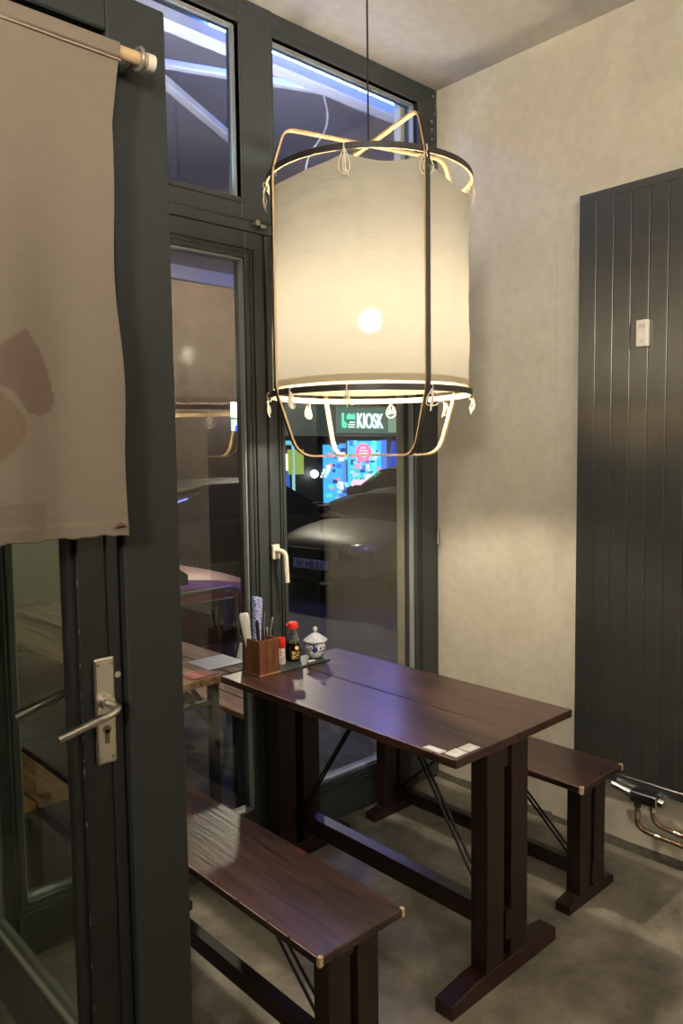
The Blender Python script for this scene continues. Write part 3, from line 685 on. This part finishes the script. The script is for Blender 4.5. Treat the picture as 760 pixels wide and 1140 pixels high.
# sugar bowl
GX, GY = -.797, -.082
GB = thing('sugar_bowl', 'white porcelain lidded bowl with blue flower painting', 'bowl', (GX, GY, zt))
M_porc = mat('porcelain', (.80, .80, .80), .18)
def porc_blue():
    m = mat('porcelain_blue', (.80, .80, .80), .18); nt = m.node_tree; b = nt.nodes['Principled BSDF']; L = nt.links.new; tc = nt.nodes.new('ShaderNodeTexCoord'); v = nt.nodes.new('ShaderNodeTexNoise'); v.inputs['Scale'].default_value = 48; v.inputs['Distortion'].default_value = 1.5; L(tc.outputs['Object'], v.inputs['Vector'])
    r = nt.nodes.new('ShaderNodeValToRGB'); e = r.color_ramp.elements; e[0].position = .53; e[0].color = (.80, .80, .80, 1); e[1].position = .585; e[1].color = (.035, .06, .24, 1)
    L(v.outputs[0], r.inputs[0]); L(r.outputs[0], b.inputs['Base Color']); return m
bm = N(); lathe(bm, GX, GY, [(.020, zt), (.024, zt+.003), (.033, zt+.014), (.0385, zt+.028), (.0385, zt+.042), (.035, zt+.052), (.036, zt+.056)], 36); obj('bowl', bm, porc_blue(), GB, True)
bm = N(); n = 48; prof = [(.037, .056), (.0425, .060), (.044, .064), (.038, .070), (.026, .080), (.013, .088), (.006, .091)]
rings = []
for i, (r_, z) in enumerate(prof):
    rings.append([bm.verts.new((GX+(r_*(1+(.035*math.sin(k*2*PI/n*8) if 0 < i < 4 else 0)))*math.cos(k*2*PI/n), GY+(r_*(1+(.035*math.sin(k*2*PI/n*8) if 0 < i < 4 else 0)))*math.sin(k*2*PI/n), zt+z)) for k in range(n)])
for a, b in zip(rings, rings[1:]):
    for k in range(n): bm.faces.new((a[k], a[(k+1) % n], b[(k+1) % n], b[k]))
bm.faces.new(rings[0][::-1]); bm.faces.new(rings[-1])
ld = obj('lid', bm, mat('porcelain_lid', (.80, .80, .80), .2, var=.25, vscale=90, vcol=(.45, .47, .66)), GB, True)
bm = N(); lathe(bm, GX, GY, [(.004, zt+.089), (.005, zt+.096), (.0085, zt+.102), (.0080, zt+.109), (.003, zt+.114)], 16); obj('lid_knob', bm, M_porc, ld, True)
for k in range(7):   # painted flower facing the camera
    pass
bm = N(); d = Vector((math.cos(fa), math.sin(fa), 0)); s = Vector((-d.y, d.x, 0)); c0 = Vector((GX, GY, zt+.034))+d*.0387
for k in range(7):
    a = k*2*PI/7 if k < 6 else 0; q = c0+(s*math.cos(a)+Vector((0, 0, 1))*math.sin(a))*(.0065 if k < 6 else 0)
    q = q-d*(abs((q-c0).dot(s))**2*14); tube(bm, [q-d*.001, q+d*.0006], .0038, 10)
obj('painted_flower', bm, mat('cobalt', (.02, .035, .20), .3), GB)
tag(obj('sugar_packet', bx(-.862, -.832, -.124, -.107, zt, zt+.003, bev=.001), mat('packet_white', (.75, .75, .72), .6)), 'tiny white paper packet on the tray before the porcelain bowl', 'packet')
# paper cards at the near end
def card(label, pts, lines):
    bm = N(); vb = [bm.verts.new((x, y, ZT)) for x, y in pts]; vt = [bm.verts.new((x, y, ZT+.0012)) for x, y in pts]
    n = len(pts); bm.faces.new(vt); bm.faces.new(vb[::-1])
    for k in range(n): bm.faces.new((vb[k], vb[(k+1) % n], vt[(k+1) % n], vt[k]))
    o = obj('paper_card', bm, mat('card_white', (.72, .72, .72), .5)); tag(o, label, 'card', 'small white paper cards on the table')
    bm = N(); cx_ = sum(p[0] for p in pts)/n; cy_ = sum(p[1] for p in pts)/n
    ins = [(cx_+(x-cx_)*.80, cy_+(y-cy_)*.80) for x, y in pts]
    for k in range(n):
        a, b = ins[k], ins[(k+1) % n]; obox(bm, (a[0], a[1], ZT+.0014), (b[0], b[1], ZT+.0014), .0008, .0003)
    if lines:
        for k in range(4):
            f = .25+.17*k; p = [ins[0][i]*(1-f)+ins[1][i]*f for i in (0, 1)]; q = [ins[3][i]*(1-f)+ins[2][i]*f for i in (0, 1)]
            obox(bm, (p[0], p[1], ZT+.0014), ((p[0]*.4+q[0]*.6), (p[1]*.4+q[1]*.6), ZT+.0014), .0009, .0003)
    obj('printed_frame', bm, mat('card_print', (.32, .32, .33), .6), o)
card('small white card furthest from the table end, left of the other two cards', [(-1.166, -.925), (-1.143, -.929), (-1.143, -.985), (-1.166, -.981)], False)
card('small white card in the middle of the three on the table end, nearest the edge', [(-1.158, -.990), (-1.112, -.990), (-1.112, -1.028), (-1.158, -1.028)], True)
card('small white card furthest right of the three on the table end', [(-1.106, -.993), (-1.062, -.993), (-1.062, -1.029), (-1.106, -1.029)], True)

# ------------------------------------------------------------------ outside: pavement, street
GZ = -.12
M_cob = mat('cobbles', (.10, .095, .09), .75, bump=.9, bscale=14, var=.7, vscale=9)
struct('pavement', bx(-14, 24, .07, 2.0, GZ-.1, GZ), M_cob)
struct('street', bx(-14, 24, 2.0, 14, GZ-.3, GZ-.15), mat('asphalt', (.035, .035, .037), .7, bump=.4, bscale=40, var=.3))
GS = GZ-.15
# beer-garden table
M_pine = wood('varnished_pine', (.20, .08, .02), (.56, .28, .09), .6, knots=True)
M_green = mat('green_steel', (.03, .05, .045), .5, metal=.3)
OT = thing('beer_table', 'varnished pine folding table on green steel legs outside the left glazed door', 'table', (-1.14, 1.1, GZ))
bm = N()
for k in range(4):
    a = -1.40+k*.1325; box(bm, a, a+.128, .16, 2.0, .622, .650, bev=.003)
obj('tabletop', bm, M_pine, OT)
def fold(root, x0, x1, y, zt_, zg, sp):
    for x in (x0, x1):
        bm = N(); obox(bm, (x, y, zg), (x, y, zt_), .035, .035, (0, 1, 0)); obj('leg', bm, M_green, root)
    bm = N(); obox(bm, (x0, y, zt_-.17*sp), (x1, y, zt_-.17*sp), .03, .02); obox(bm, (x0, y, zg+.13*sp), (x1, y, zg+.13*sp), .02, .014); multi('cross_rail', bm, M_green, root)
    for x in (x0+.05, x1-.05):
        bm = N(); obox(bm, (x, y, zt_-.17*sp), (x, y+.32*sp, zt_), .016, .01); obj('strut', bm, M_green, root)
    bm = N(); obox(bm, (x0, y-.012, zt_-.30*sp), (x0+.22, y-.012, zt_), .016, .01, (0, 1, 0)); obox(bm, (x1, y-.012, zt_-.30*sp), (x1-.22, y-.012, zt_), .016, .01, (0, 1, 0)); multi('diagonal_brace', bm, M_green, root)
fold(OT, -1.37, -.90, .45, .622, GZ, 1); fold(OT, -1.37, -.90, 1.75, .622, GZ, 1)
M_menu = label_mat('menu_paper', (.62, .60, .56), (.5, .05, .03), 14, .58)
tag(obj('menu_sheet', bx(-1.05, -.88, .24, .40, .651, .653), mat('menu_grey', (.55, .58, .6), .4), None), 'pale printed sheet on the pine table by the door edge', 'menu', 'sheets on the pine table')
tag(obj('menu_sheet', bx(-1.16, -1.05, .18, .27, .651, .653), mat('menu_red', (.55, .06, .04), .5), None), 'small red sheet on the near end of the pine table', 'menu', 'sheets on the pine table')
tag(obj('menu_sheet', bx(-1.36, -1.23, .17, .30, .651, .653), mat('menu_white', (.66, .62, .58), .5), None), 'white sheet on the near left corner of the pine table', 'menu', 'sheets on the pine table')
def obench(label, x0, x1, ya, yb_):
    t = thing('beer_bench', label, 'bench', ((x0+x1)/2, (ya+yb_)/2, GZ), 'pine benches outside')
    bm = N(); box(bm, x0, (x0+x1)/2-.003, ya, yb_, .325, .35, bev=.003); box(bm, (x0+x1)/2+.003, x1, ya, yb_, .325, .35, bev=.003); obj('seat', bm, M_pine, t)
    fold(t, x0+.03, x1-.03, ya+.3, .325, GZ, .55); fold(t, x0+.03, x1-.03, yb_-.3, .325, GZ, .55)
obench('pine bench outside, right of the pine table and behind the wooden box', -.74, -.48, .25, 2.0)
obench('pine bench outside, left of the pine table behind the vestibule glass', -1.84, -1.58, .25, 2.0)
# dark outdoor chair by the table end
CR = thing('garden_chair', 'black outdoor chair with a light metal top rail beyond the pine table', 'chair', (.30, 2.15, GZ))
CX_, CY_ = -.14, 1.62
CR.location = (CX_, CY_, GZ)
bm = N(); tube(bm, arc([(CX_-.21, CY_, GZ), (CX_-.21, CY_+.04, .66), (CX_+.21, CY_+.04, .66), (CX_+.21, CY_, GZ)], .05), .010, 8); obj('back_frame', bm, mat('tube_steel', (.5, .5, .48), .3, metal=.9), CR, True)
obj('backrest', bx(CX_-.19, CX_+.19, CY_+.015, CY_+.035, .34, .60, bev=.006), mat('black_plastic', (.012, .012, .013), .45), CR)
obj('seat', bx(CX_-.20, CX_+.20, CY_-.42, CY_, .30, .325, bev=.006), bpy.data.materials['black_plastic'], CR)
for s_ in (-1, 1):
    bm = N(); tube(bm, [(CX_+s_*.2, CY_-.40, .31), (CX_+s_*.21, CY_-.44, GZ)], .010, 8); obj('leg', bm, bpy.data.materials['tube_steel'], CR, True)

# cars ------------------------------------------------------------------
def paint(name, col): return mat(name, col, .42, metal=.2)
M_tyre = mat('tyre', (.012, .012, .012), .8); M_rim = mat('rim', (.25, .25, .26), .35, metal=.9)
M_carg = mat('car_glass', (.010, .013, .016), .06, spec=.9); M_head = mat('headlamp', (.16, .165, .17), .3, metal=.3); M_plate = mat('plate_white', (.55, .55, .55), .5)
def car(label, pm, loc, rz, L_=4.2, Wc=1.76, Ht=1.45, wagon=False, text=None):
    root = bpy.data.objects.new('parked_car', None); C.objects.link(root); tag(root, label, 'car', None)
    def P(name, bm, m, smooth=True, parent=None):
        bmesh.ops.recalc_face_normals(bm, faces=bm.faces); me = bpy.data.meshes.new(name); bm.to_mesh(me); bm.free()
        for q in (m if isinstance(m, list) else [m]): me.materials.append(q)
        if smooth:
            for p in me.polygons: p.use_smooth = True
            try: me.set_sharp_from_angle(angle=math.radians(38))
            except Exception: pass
        o = bpy.data.objects.new(name, me); C.objects.link(o); o.parent = parent or root; return o
    hl = L_/2; w2 = Wc/2; bm = N()
    # stations along the car: x, belt height, half width, bottom
    st = [(-hl, .62, .70, .30), (-hl+.06, .80, .86, .22), (-hl+.35, .90, .97, .20), (-hl*.55, .93, 1, .20), (0, .92, 1, .20), (hl*.42, .90, 1, .20), (hl*.62, .86, .99, .20), (hl-.30, .76, .94, .20), (hl-.08, .66, .84, .22), (hl, .52, .68, .30)]
    rings = []
    for x, h, wf, zb_ in st:
        w_ = w2*wf
        sec = [(-w_*.86, zb_), (-w_*.97, zb_+.12), (-w_, (zb_+h)*.5+.05), (-w_*.96, h-.10), (-w_*.86, h-.015), (-w_*.45, h+.02), (0, h+.03), (w_*.45, h+.02), (w_*.86, h-.015), (w_*.96, h-.10), (w_, (zb_+h)*.5+.05), (w_*.97, zb_+.12), (w_*.86, zb_)]
        rings.append([bm.verts.new((x, y, z)) for y, z in sec])
    n = len(rings[0])
    for a, b in zip(rings, rings[1:]):
        for k in range(n): bm.faces.new((a[k], a[(k+1) % n], b[(k+1) % n], b[k]))
    bm.faces.new(rings[0]); bm.faces.new(rings[-1][::-1])
    o = P('body', bm, pm); o.modifiers.new('sub', 'SUBSURF').levels = 1; o.modifiers['sub'].render_levels = 1
    # cabin
    xr = -hl+.12 if wagon else -hl+.55
    gs = [(xr, .90, .80, .90), (xr+.28, .90, .86, Ht-.12), (xr+.75, .90, .90, Ht-.02), (.05, .90, .90, Ht), (hl*.22, .90, .90, Ht-.07), (hl*.52, .88, .88, .90)]
    bm = N(); rings = []
    for x, zb_, wf, zt_ in gs:
        w_ = w2*wf; k = (zt_-zb_)/(Ht-zb_+.001)
        rings.append([bm.verts.new((x, y, z)) for y, z in ((-w_, zb_-.05), (-w_*(1-.10*k), zb_+(zt_-zb_)*.6), (-w_*(1-.20*k), zt_-.03*k), (-w_*.4, zt_+.02*k), (w_*.4, zt_+.02*k), (w_*(1-.20*k), zt_-.03*k), (w_*(1-.10*k), zb_+(zt_-zb_)*.6), (w_, zb_-.05))])
    for a, b in zip(rings, rings[1:]):
        for k in range(7): bm.faces.new((a[k], a[k+1], b[k+1], b[k]))
    bm.faces.new(rings[0]); bm.faces.new(rings[-1])
    P('window_glass', bm, M_carg)
    bm = N(); rr = rings_ = []
    for x, zb_, wf, zt_ in gs[1:5]:
        w_ = w2*wf*.82; rings_.append([bm.verts.new((x, y, z)) for y, z in ((-w_, zt_-.045), (-w_, zt_-.012), (-w_*.5, zt_+.028), (w_*.5, zt_+.028), (w_, zt_-.012), (w_, zt_-.045))])
    for a, b in zip(rings_, rings_[1:]):
        for k in range(5): bm.faces.new((a[k], a[k+1], b[k+1], b[k]))
    bm.faces.new(rings_[0]); bm.faces.new(rings_[-1]); P('roof', bm, pm)
    for sx in (-1, 1):
        for sy in (-1, 1):
            bm = N(); cx_, cy_ = sx*hl*.62, sy*(w2-.10)
            tube(bm, [(cx_, cy_-.10, .31), (cx_, cy_+.115, .31)], .31, 24); wh = P('wheel', bm, M_tyre)
            bm = N(); tube(bm, [(cx_, cy_+sy*.10, .31), (cx_, cy_+sy*.122, .31)], .19, 20); P('rim', bm, M_rim, parent=wh)
    for sy in (-1, 1):
        bm = N(); bmesh.ops.create_uvsphere(bm, u_segments=16, v_segments=10, radius=.13, matrix=Matrix.Translation((hl-.16, sy*w2*.70, .64)) @ Matrix.Diagonal((1.0, 1.35, .62, 1)))
        P('headlight', bm, M_head)
        bm = N(); bmesh.ops.create_uvsphere(bm, u_segments=12, v_segments=8, radius=.10, matrix=Matrix.Translation((-hl+.10, sy*w2*.74, .72)) @ Matrix.Diagonal((.8, 1.2, .8, 1)))
        P('tail_light', bm, mat('tail_red', (.25, .01, .01), .2))
        bm = N(); box(bm, hl*.34, hl*.40, sy*w2, sy*(w2+.16), .90, 1.02, bev=.02); P('side_mirror', bm, pm)
    bm = N(); box(bm, hl-.01, hl+.012, -.26, .26, .40, .51, bev=.003); pl_ = P('license_plate', bm, M_plate, False)
    if text:
        cu = bpy.data.curves.new('t', 'FONT'); cu.body = text; cu.size = .105; cu.align_x = 'CENTER'; cu.extrude = .001
        to = bpy.data.objects.new('t', cu); C.objects.link(to); dg = bpy.context.evaluated_depsgraph_get(); me = bpy.data.meshes.new_from_object(to.evaluated_get(dg)); bpy.data.objects.remove(to)
        me.transform(Matrix.Translation((hl+.014, 0, .42)) @ Matrix(((0, 0, 1, 0), (1, 0, 0, 0), (0, 1, 0, 0), (0, 0, 0, 1)))); me.materials.append(mat('plate_ink', (.02, .02, .02), .6))
        o = bpy.data.objects.new('plate_text', me); C.objects.link(o); o.parent = pl_
    bm = N(); box(bm, hl-.03, hl+.004, -.42, .42, .54, .64, bev=.01); P('grille', bm, mat('grille', (.01, .01, .01), .4), False)
    root.location = (*loc, GS); root.rotation_euler = (0, 0, rz)
    return root
car('dark red hatchback parked along the street outside the left glazed door', paint('red_paint', (.30, .018, .018)), (-.85, 3.2), 0, 4.1, 1.72, 1.42, True)
car('dark grey low car with its number plate in view, right of the red hatchback', paint('grey_paint', (.010, .010, .011)), (5.3, 4.8), math.radians(187), 4.4, 1.85, 1.23, True, 'W HB 21')
car('black car parked beyond the red one, its windows below the kiosk lights', paint('black_paint', (.006, .007, .009)), (3.9, 7.2), 0, 4.4, 1.8, 1.36)
car('dark saloon parked across the street right below the kiosk sign', paint('slate_paint', (.012, .013, .014)), (9.9, 8.9), PI, 4.5, 1.8, 1.42)

# kiosk building across the street -------------------------------------------
KY = 12.0
KB = thing('kiosk_building', 'dark building across the street with a lit kiosk front and a sign reading KIOSK', 'building', (9, KY, GS))
obj('facade', bx(-12, 26, KY+.25, KY+.8, GS, 8), mat('brown_brick', (.075, .045, .038), .85, bump=.5, bscale=12, var=.4, vscale=3), KB)
obj('fascia', bx(8.3, 13.6, KY-.05, KY+.25, 1.88, 2.66, bev=.02), mat('fascia', (.10, .12, .115), .6, emit=(.25, .33, .31), es=.10), KB)
obj('sign_panel', bx(10.35, 12.75, KY-.12, KY-.05, 1.95, 2.60, bev=.01), mat('sign_panel', (.12, .2, .17), .5, emit=(.16, .30, .26), es=.35), KB)
obj('sign_end_panel', bx(12.15, 12.72, KY-.14, KY-.12, 1.98, 2.56), mat('sign_end', (.2, .3, .22), .5, emit=(.38, .55, .40), es=.5), KB)
def text(body, size, x, y, z, m, parent, name, ext=.02, sx=1):
    cu = bpy.data.curves.new('t', 'FONT'); cu.body = body; cu.size = size; cu.extrude = ext; cu.offset = size*.006
    to = bpy.data.objects.new('t', cu); C.objects.link(to); dg = bpy.context.evaluated_depsgraph_get(); me = bpy.data.meshes.new_from_object(to.evaluated_get(dg)); bpy.data.objects.remove(to)
    me.transform(Matrix.Translation((x, y, z)) @ Matrix.Rotation(PI/2, 4, 'X') @ Matrix.Diagonal((sx, 1, 1, 1))); me.materials.append(m); return link(bpy.data.objects.new(name, me), parent)
text('KIOSK', .54, 10.98, KY-.14, 2.08, emitm('sign_white', (.80, 1, .98), 1.1), KB, 'sign_lettering', sx=.62)
# small green script and emblem left of the word
bm = N(); Mg = emitm('sign_green', (.10, .9, .45), 1.5)
tube(bm, [(10.50, KY-.15, 2.44), (10.50, KY-.15, 2.10), (10.58, KY-.15, 2.09), (10.60, KY-.15, 2.18), (10.51, KY-.15, 2.22)], .025, 6)
for k in range(4): tube(bm, [(10.64+k*.07, KY-.15, 2.30), (10.66+k*.07, KY-.15, 2.40+.03*(k % 2)), (10.69+k*.07, KY-.15, 2.30)], .018, 6)
obj('sign_script', bm, Mg, KB)
bm = N()
for k in range(3): tube(bm, [(10.68+.05*(k == 0), KY-.15, 2.22-k*.06), (10.90, KY-.15, 2.22-k*.06)], .016, 6)
multi('sign_small_lines', bm, bpy.data.materials['sign_white'], KB)
def panel(x0, x1, z0, z1, col, s, name='window_display', y=KY+.20, parent=KB):
    return obj(name, bx(x0, x1, y, y+.04, z0, z1), emitm('lit_%d' % len(bpy.data.materials), col, s), parent)
obj('shop_recess', bx(8.3, 13.6, KY+.24, KY+.26, GS, 1.9), mat('recess', (.02, .022, .025), .6), KB)
panel(8.45, 9.00, 1.05, 1.45, (1, .95, .8), 2.0); panel(9.02, 9.5, .95, 1.55, (.45, .6, .12), .6); panel(8.45, 9.05, .30, 1.0, (.03, .14, .6), .8)
panel(9.16, 9.22, .2, 1.8, (.35, .7, .8), .8); panel(8.5, 9.2, 1.66, 1.76, (.2, .6, .8), .8)
panel(10.16, 10.8, -.05, 1.66, (.06, .42, .95), 1.1); panel(10.72, 10.92, -.05, 1.7, (.12, .30, .85), .9)
panel(11.0, 12.2, .60, 1.76, (.05, .50, .85), 1.2); panel(12.2, 12.42, .2, 1.78, (.08, .22, .85), 1.0); panel(11.85, 11.98, .6, 1.76, (.1, .95, .9), 1.6, y=KY+.17)
# bottles, posters and goods behind the glass: small lit blocks
random.seed(3); palette = [(.9, .3, .5), (.2, .9, .9), (.9, .9, .9), (.05, .2, .8), (.1, .8, .5), (.02, .05, .25), (.5, .7, 1)]
groups = {}
for k in range(90):
    x = random.choice([random.uniform(10.2, 10.85), random.uniform(11.02, 12.1), random.uniform(11.02, 12.1)]); z = random.uniform(0.0 if x < 10.9 else .65, 1.65); c = random.randrange(7)
    groups.setdefault(c, N()); box(groups[c], x, x+random.uniform(.04, .16), KY+.12, KY+.19, z, z+random.uniform(.04, .14))
for c, bm in groups.items(): obj('goods', bm, emitm('goods_%d' % c, palette[c], 1.0), KB)['kind'] = 'stuff'
bm = N()
for k in range(16): bmesh.ops.create_icosphere(bm, subdivisions=1, radius=.07, matrix=Matrix.Translation((11.05+k*.068, KY+.1, .66+.05*(k % 2)+(.12 if k > 9 else 0))))
obj('goods', bm, emitm('goods_pink', (1, .6, .8), 1.1), KB)['kind'] = 'stuff'
bm = N()
for r_ in (.26, .2): tube(bm, [(11.42+r_*math.cos(a), KY+.08, 1.46+r_*.8*math.sin(a)) for a in [i*PI/12 for i in range(24)]], .022, 6, closed=True)
for z in (1.54, 1.47, 1.39): tube(bm, [(11.26, KY+.08, z), (11.58, KY+.08, z)], .022, 6)
obj('neon_sign', bm, emitm('neon_red', (1, .05, .12), 4), KB)
bm = N(); bmesh.ops.create_icosphere(bm, subdivisions=2, radius=.10, matrix=Matrix.Translation((9.75, KY+.1, .95))); obj('window_lamp', bm, emitm('white_lamp', (.85, 1, .92), 8), KB)
bm = N()
for k in range(6): box(bm, 10.0+.04*k, 10.03+.05*k, KY+.12, KY+.16, .85+.07*(k % 3), .90+.08*(k % 3))
multi('window_lettering', bm, emitm('letter_white', (.8, .95, 1), 1.5), KB)
obj('side_pier', bx(12.42, 13.6, KY-.02, KY+.25, GS, 1.9), mat('pier_brick', (.25, .15, .13), .8, var=.3), KB)
bm = N(); box(bm, 12.25, 12.75, KY-.12, KY-.08, .95, 1.75); 
for v in bm.verts: v.co.x += (v.co.z-1.35)*.25
obj('blue_flag', bm, mat('flag_blue', (.02, .08, .5), .6, emit=(.02, .1, .7), es=.6), KB)
# second shop window far left, seen through the left glazed door
panel(7.42, 7.74, 2.28, 2.62, (.9, 1, .9), 2.6, 'lit_sign'); panel(7.42, 7.74, 1.98, 2.24, (.5, .8, .7), 1.2, 'lit_sign'); panel(7.50, 7.74, 1.98, 2.10, (.02, .08, .8), 1.6, 'lit_sign', KY+.17)
# lamp added across the street to light the parked cars
def fill_streetlamp(x, y, col, e, label):
    t = thing('street_lamp', label, 'street lamp', (x, y, GS))
    bm = N(); tube(bm, arc([(x, y, GS), (x, y, 5.2), (x-.9, y-.5, 5.4)], .4), .05, 10); obj('pole', bm, M_iron, t, True)
    bm = N(); bmesh.ops.create_uvsphere(bm, u_segments=16, v_segments=8, radius=.16, matrix=Matrix.Translation((x-.9, y-.5, 5.25))); obj('lantern', bm, emitm('lantern_glow', col, e), t, True)
fill_streetlamp(7.5, 10.6, (1, .86, .66), 500, 'tall street lamp standing across the street')

# awning over the pavement ------------------------------------------------
AW = thing('awning', 'grey fabric awning with white folding arms and a blue light strip above the terrace', 'awning', (-.8, .25, 3.0))
M_aw = mat('awning_white', (.72, .73, .78), .4)
M_af = mat('awning_fabric', (.42, .42, .47), .8)
bm = N(); box(bm, -4.5, 2.5, .26, .33, 2.975, 3.025, bev=.006); obj('cassette', bm, M_aw, AW)
bm = N(); v = [bm.verts.new(p) for p in ((-4.5, .33, 3.06), (2.5, .33, 3.06), (4.5, 4.2, 2.92), (-4.5, 4.2, 2.92), (-4.5, .33, 3.064), (2.5, .33, 3.064), (4.5, 4.2, 2.924), (-4.5, 4.2, 2.924))]
for i in range(len(v)): v[i].co.z += .30
for f in ((3, 2, 1, 0), (4, 5, 6, 7), (0, 1, 5, 4), (1, 2, 6, 5), (2, 3, 7, 6), (3, 0, 4, 7)): bm.faces.new([v[i] for i in f])
obj('fabric', bm, M_af, AW)
obj('wall_plate', bx(-4.5, 2.5, .2, .34, 3.05, 3.42), mat('facade_grey', (.3, .3, .34), .7), AW)
bm = N(); box(bm, -4.5, 4.5, 4.15, 4.22, 3.09, 3.22, bev=.01); obj('front_bar', bm, M_aw, AW)
for s_, xa in ((1, 0), (1, -1.35)):
    bm = N(); obox(bm, (-.26+xa*1.3, .36, 3.03), (-1.02+xa*1.3, .64, 3.02), .035, .028, bev=.004); obj('folding_arm', bm, M_aw, AW)
    bm = N(); obox(bm, (-1.02+xa*1.3, .66, 3.02), (.15+xa*1.3, 1.32, 3.03), .045, .035, bev=.004); obj('folding_arm', bm, M_aw, AW)
bm = N(); tube(bm, [(-.31+.04*math.sin(t*.6), .37+.01*t, 3.0-.035*t) for t in range(11)], .005, 6); obj('cable', bm, mat('grey_cable', (.4, .4, .4), .5), AW, True)
obj('light_strip', bx(-.95, 1.2, .262, .285, 3.026, 3.040), emitm('blue_led', (.10, .26, 1), 70), AW)
bpy_dn = emitm('warm_white_bar', (1, .80, .52), 16)
bm = N(); obox(bm, (1.5, 2.35, 3.13), (4.0, 3.85, 3.10), .05, .04); obj('folding_arm', bm, M_aw, AW)
bm = N(); obox(bm, (1.6, 2.40, 3.105), (3.9, 3.78, 3.075), .10, .012); obj('light_strip', bm, emitm('violet_led', (.26, .27, 1), 36), AW)
OL = thing('outdoor_light_bar', 'long cool white light bar fixed outside above the glazed doors', 'lamp', (-.95, .12, 2.25))  # hidden bar added to light the awning from below and the pavement
obj('housing', bx(-1.9, -.3, .072, .13, 2.225, 2.262, bev=.004), M_frame, OL)
obj('diffuser', bx(-1.88, -.32, .131, .136, 2.230, 2.256), bpy_dn, OL)
obj('diffuser', bx(-1.88, -.32, .080, .122, 2.262, 2.270), emitm('cool_white', (.64, .66, 1), 68), OL)
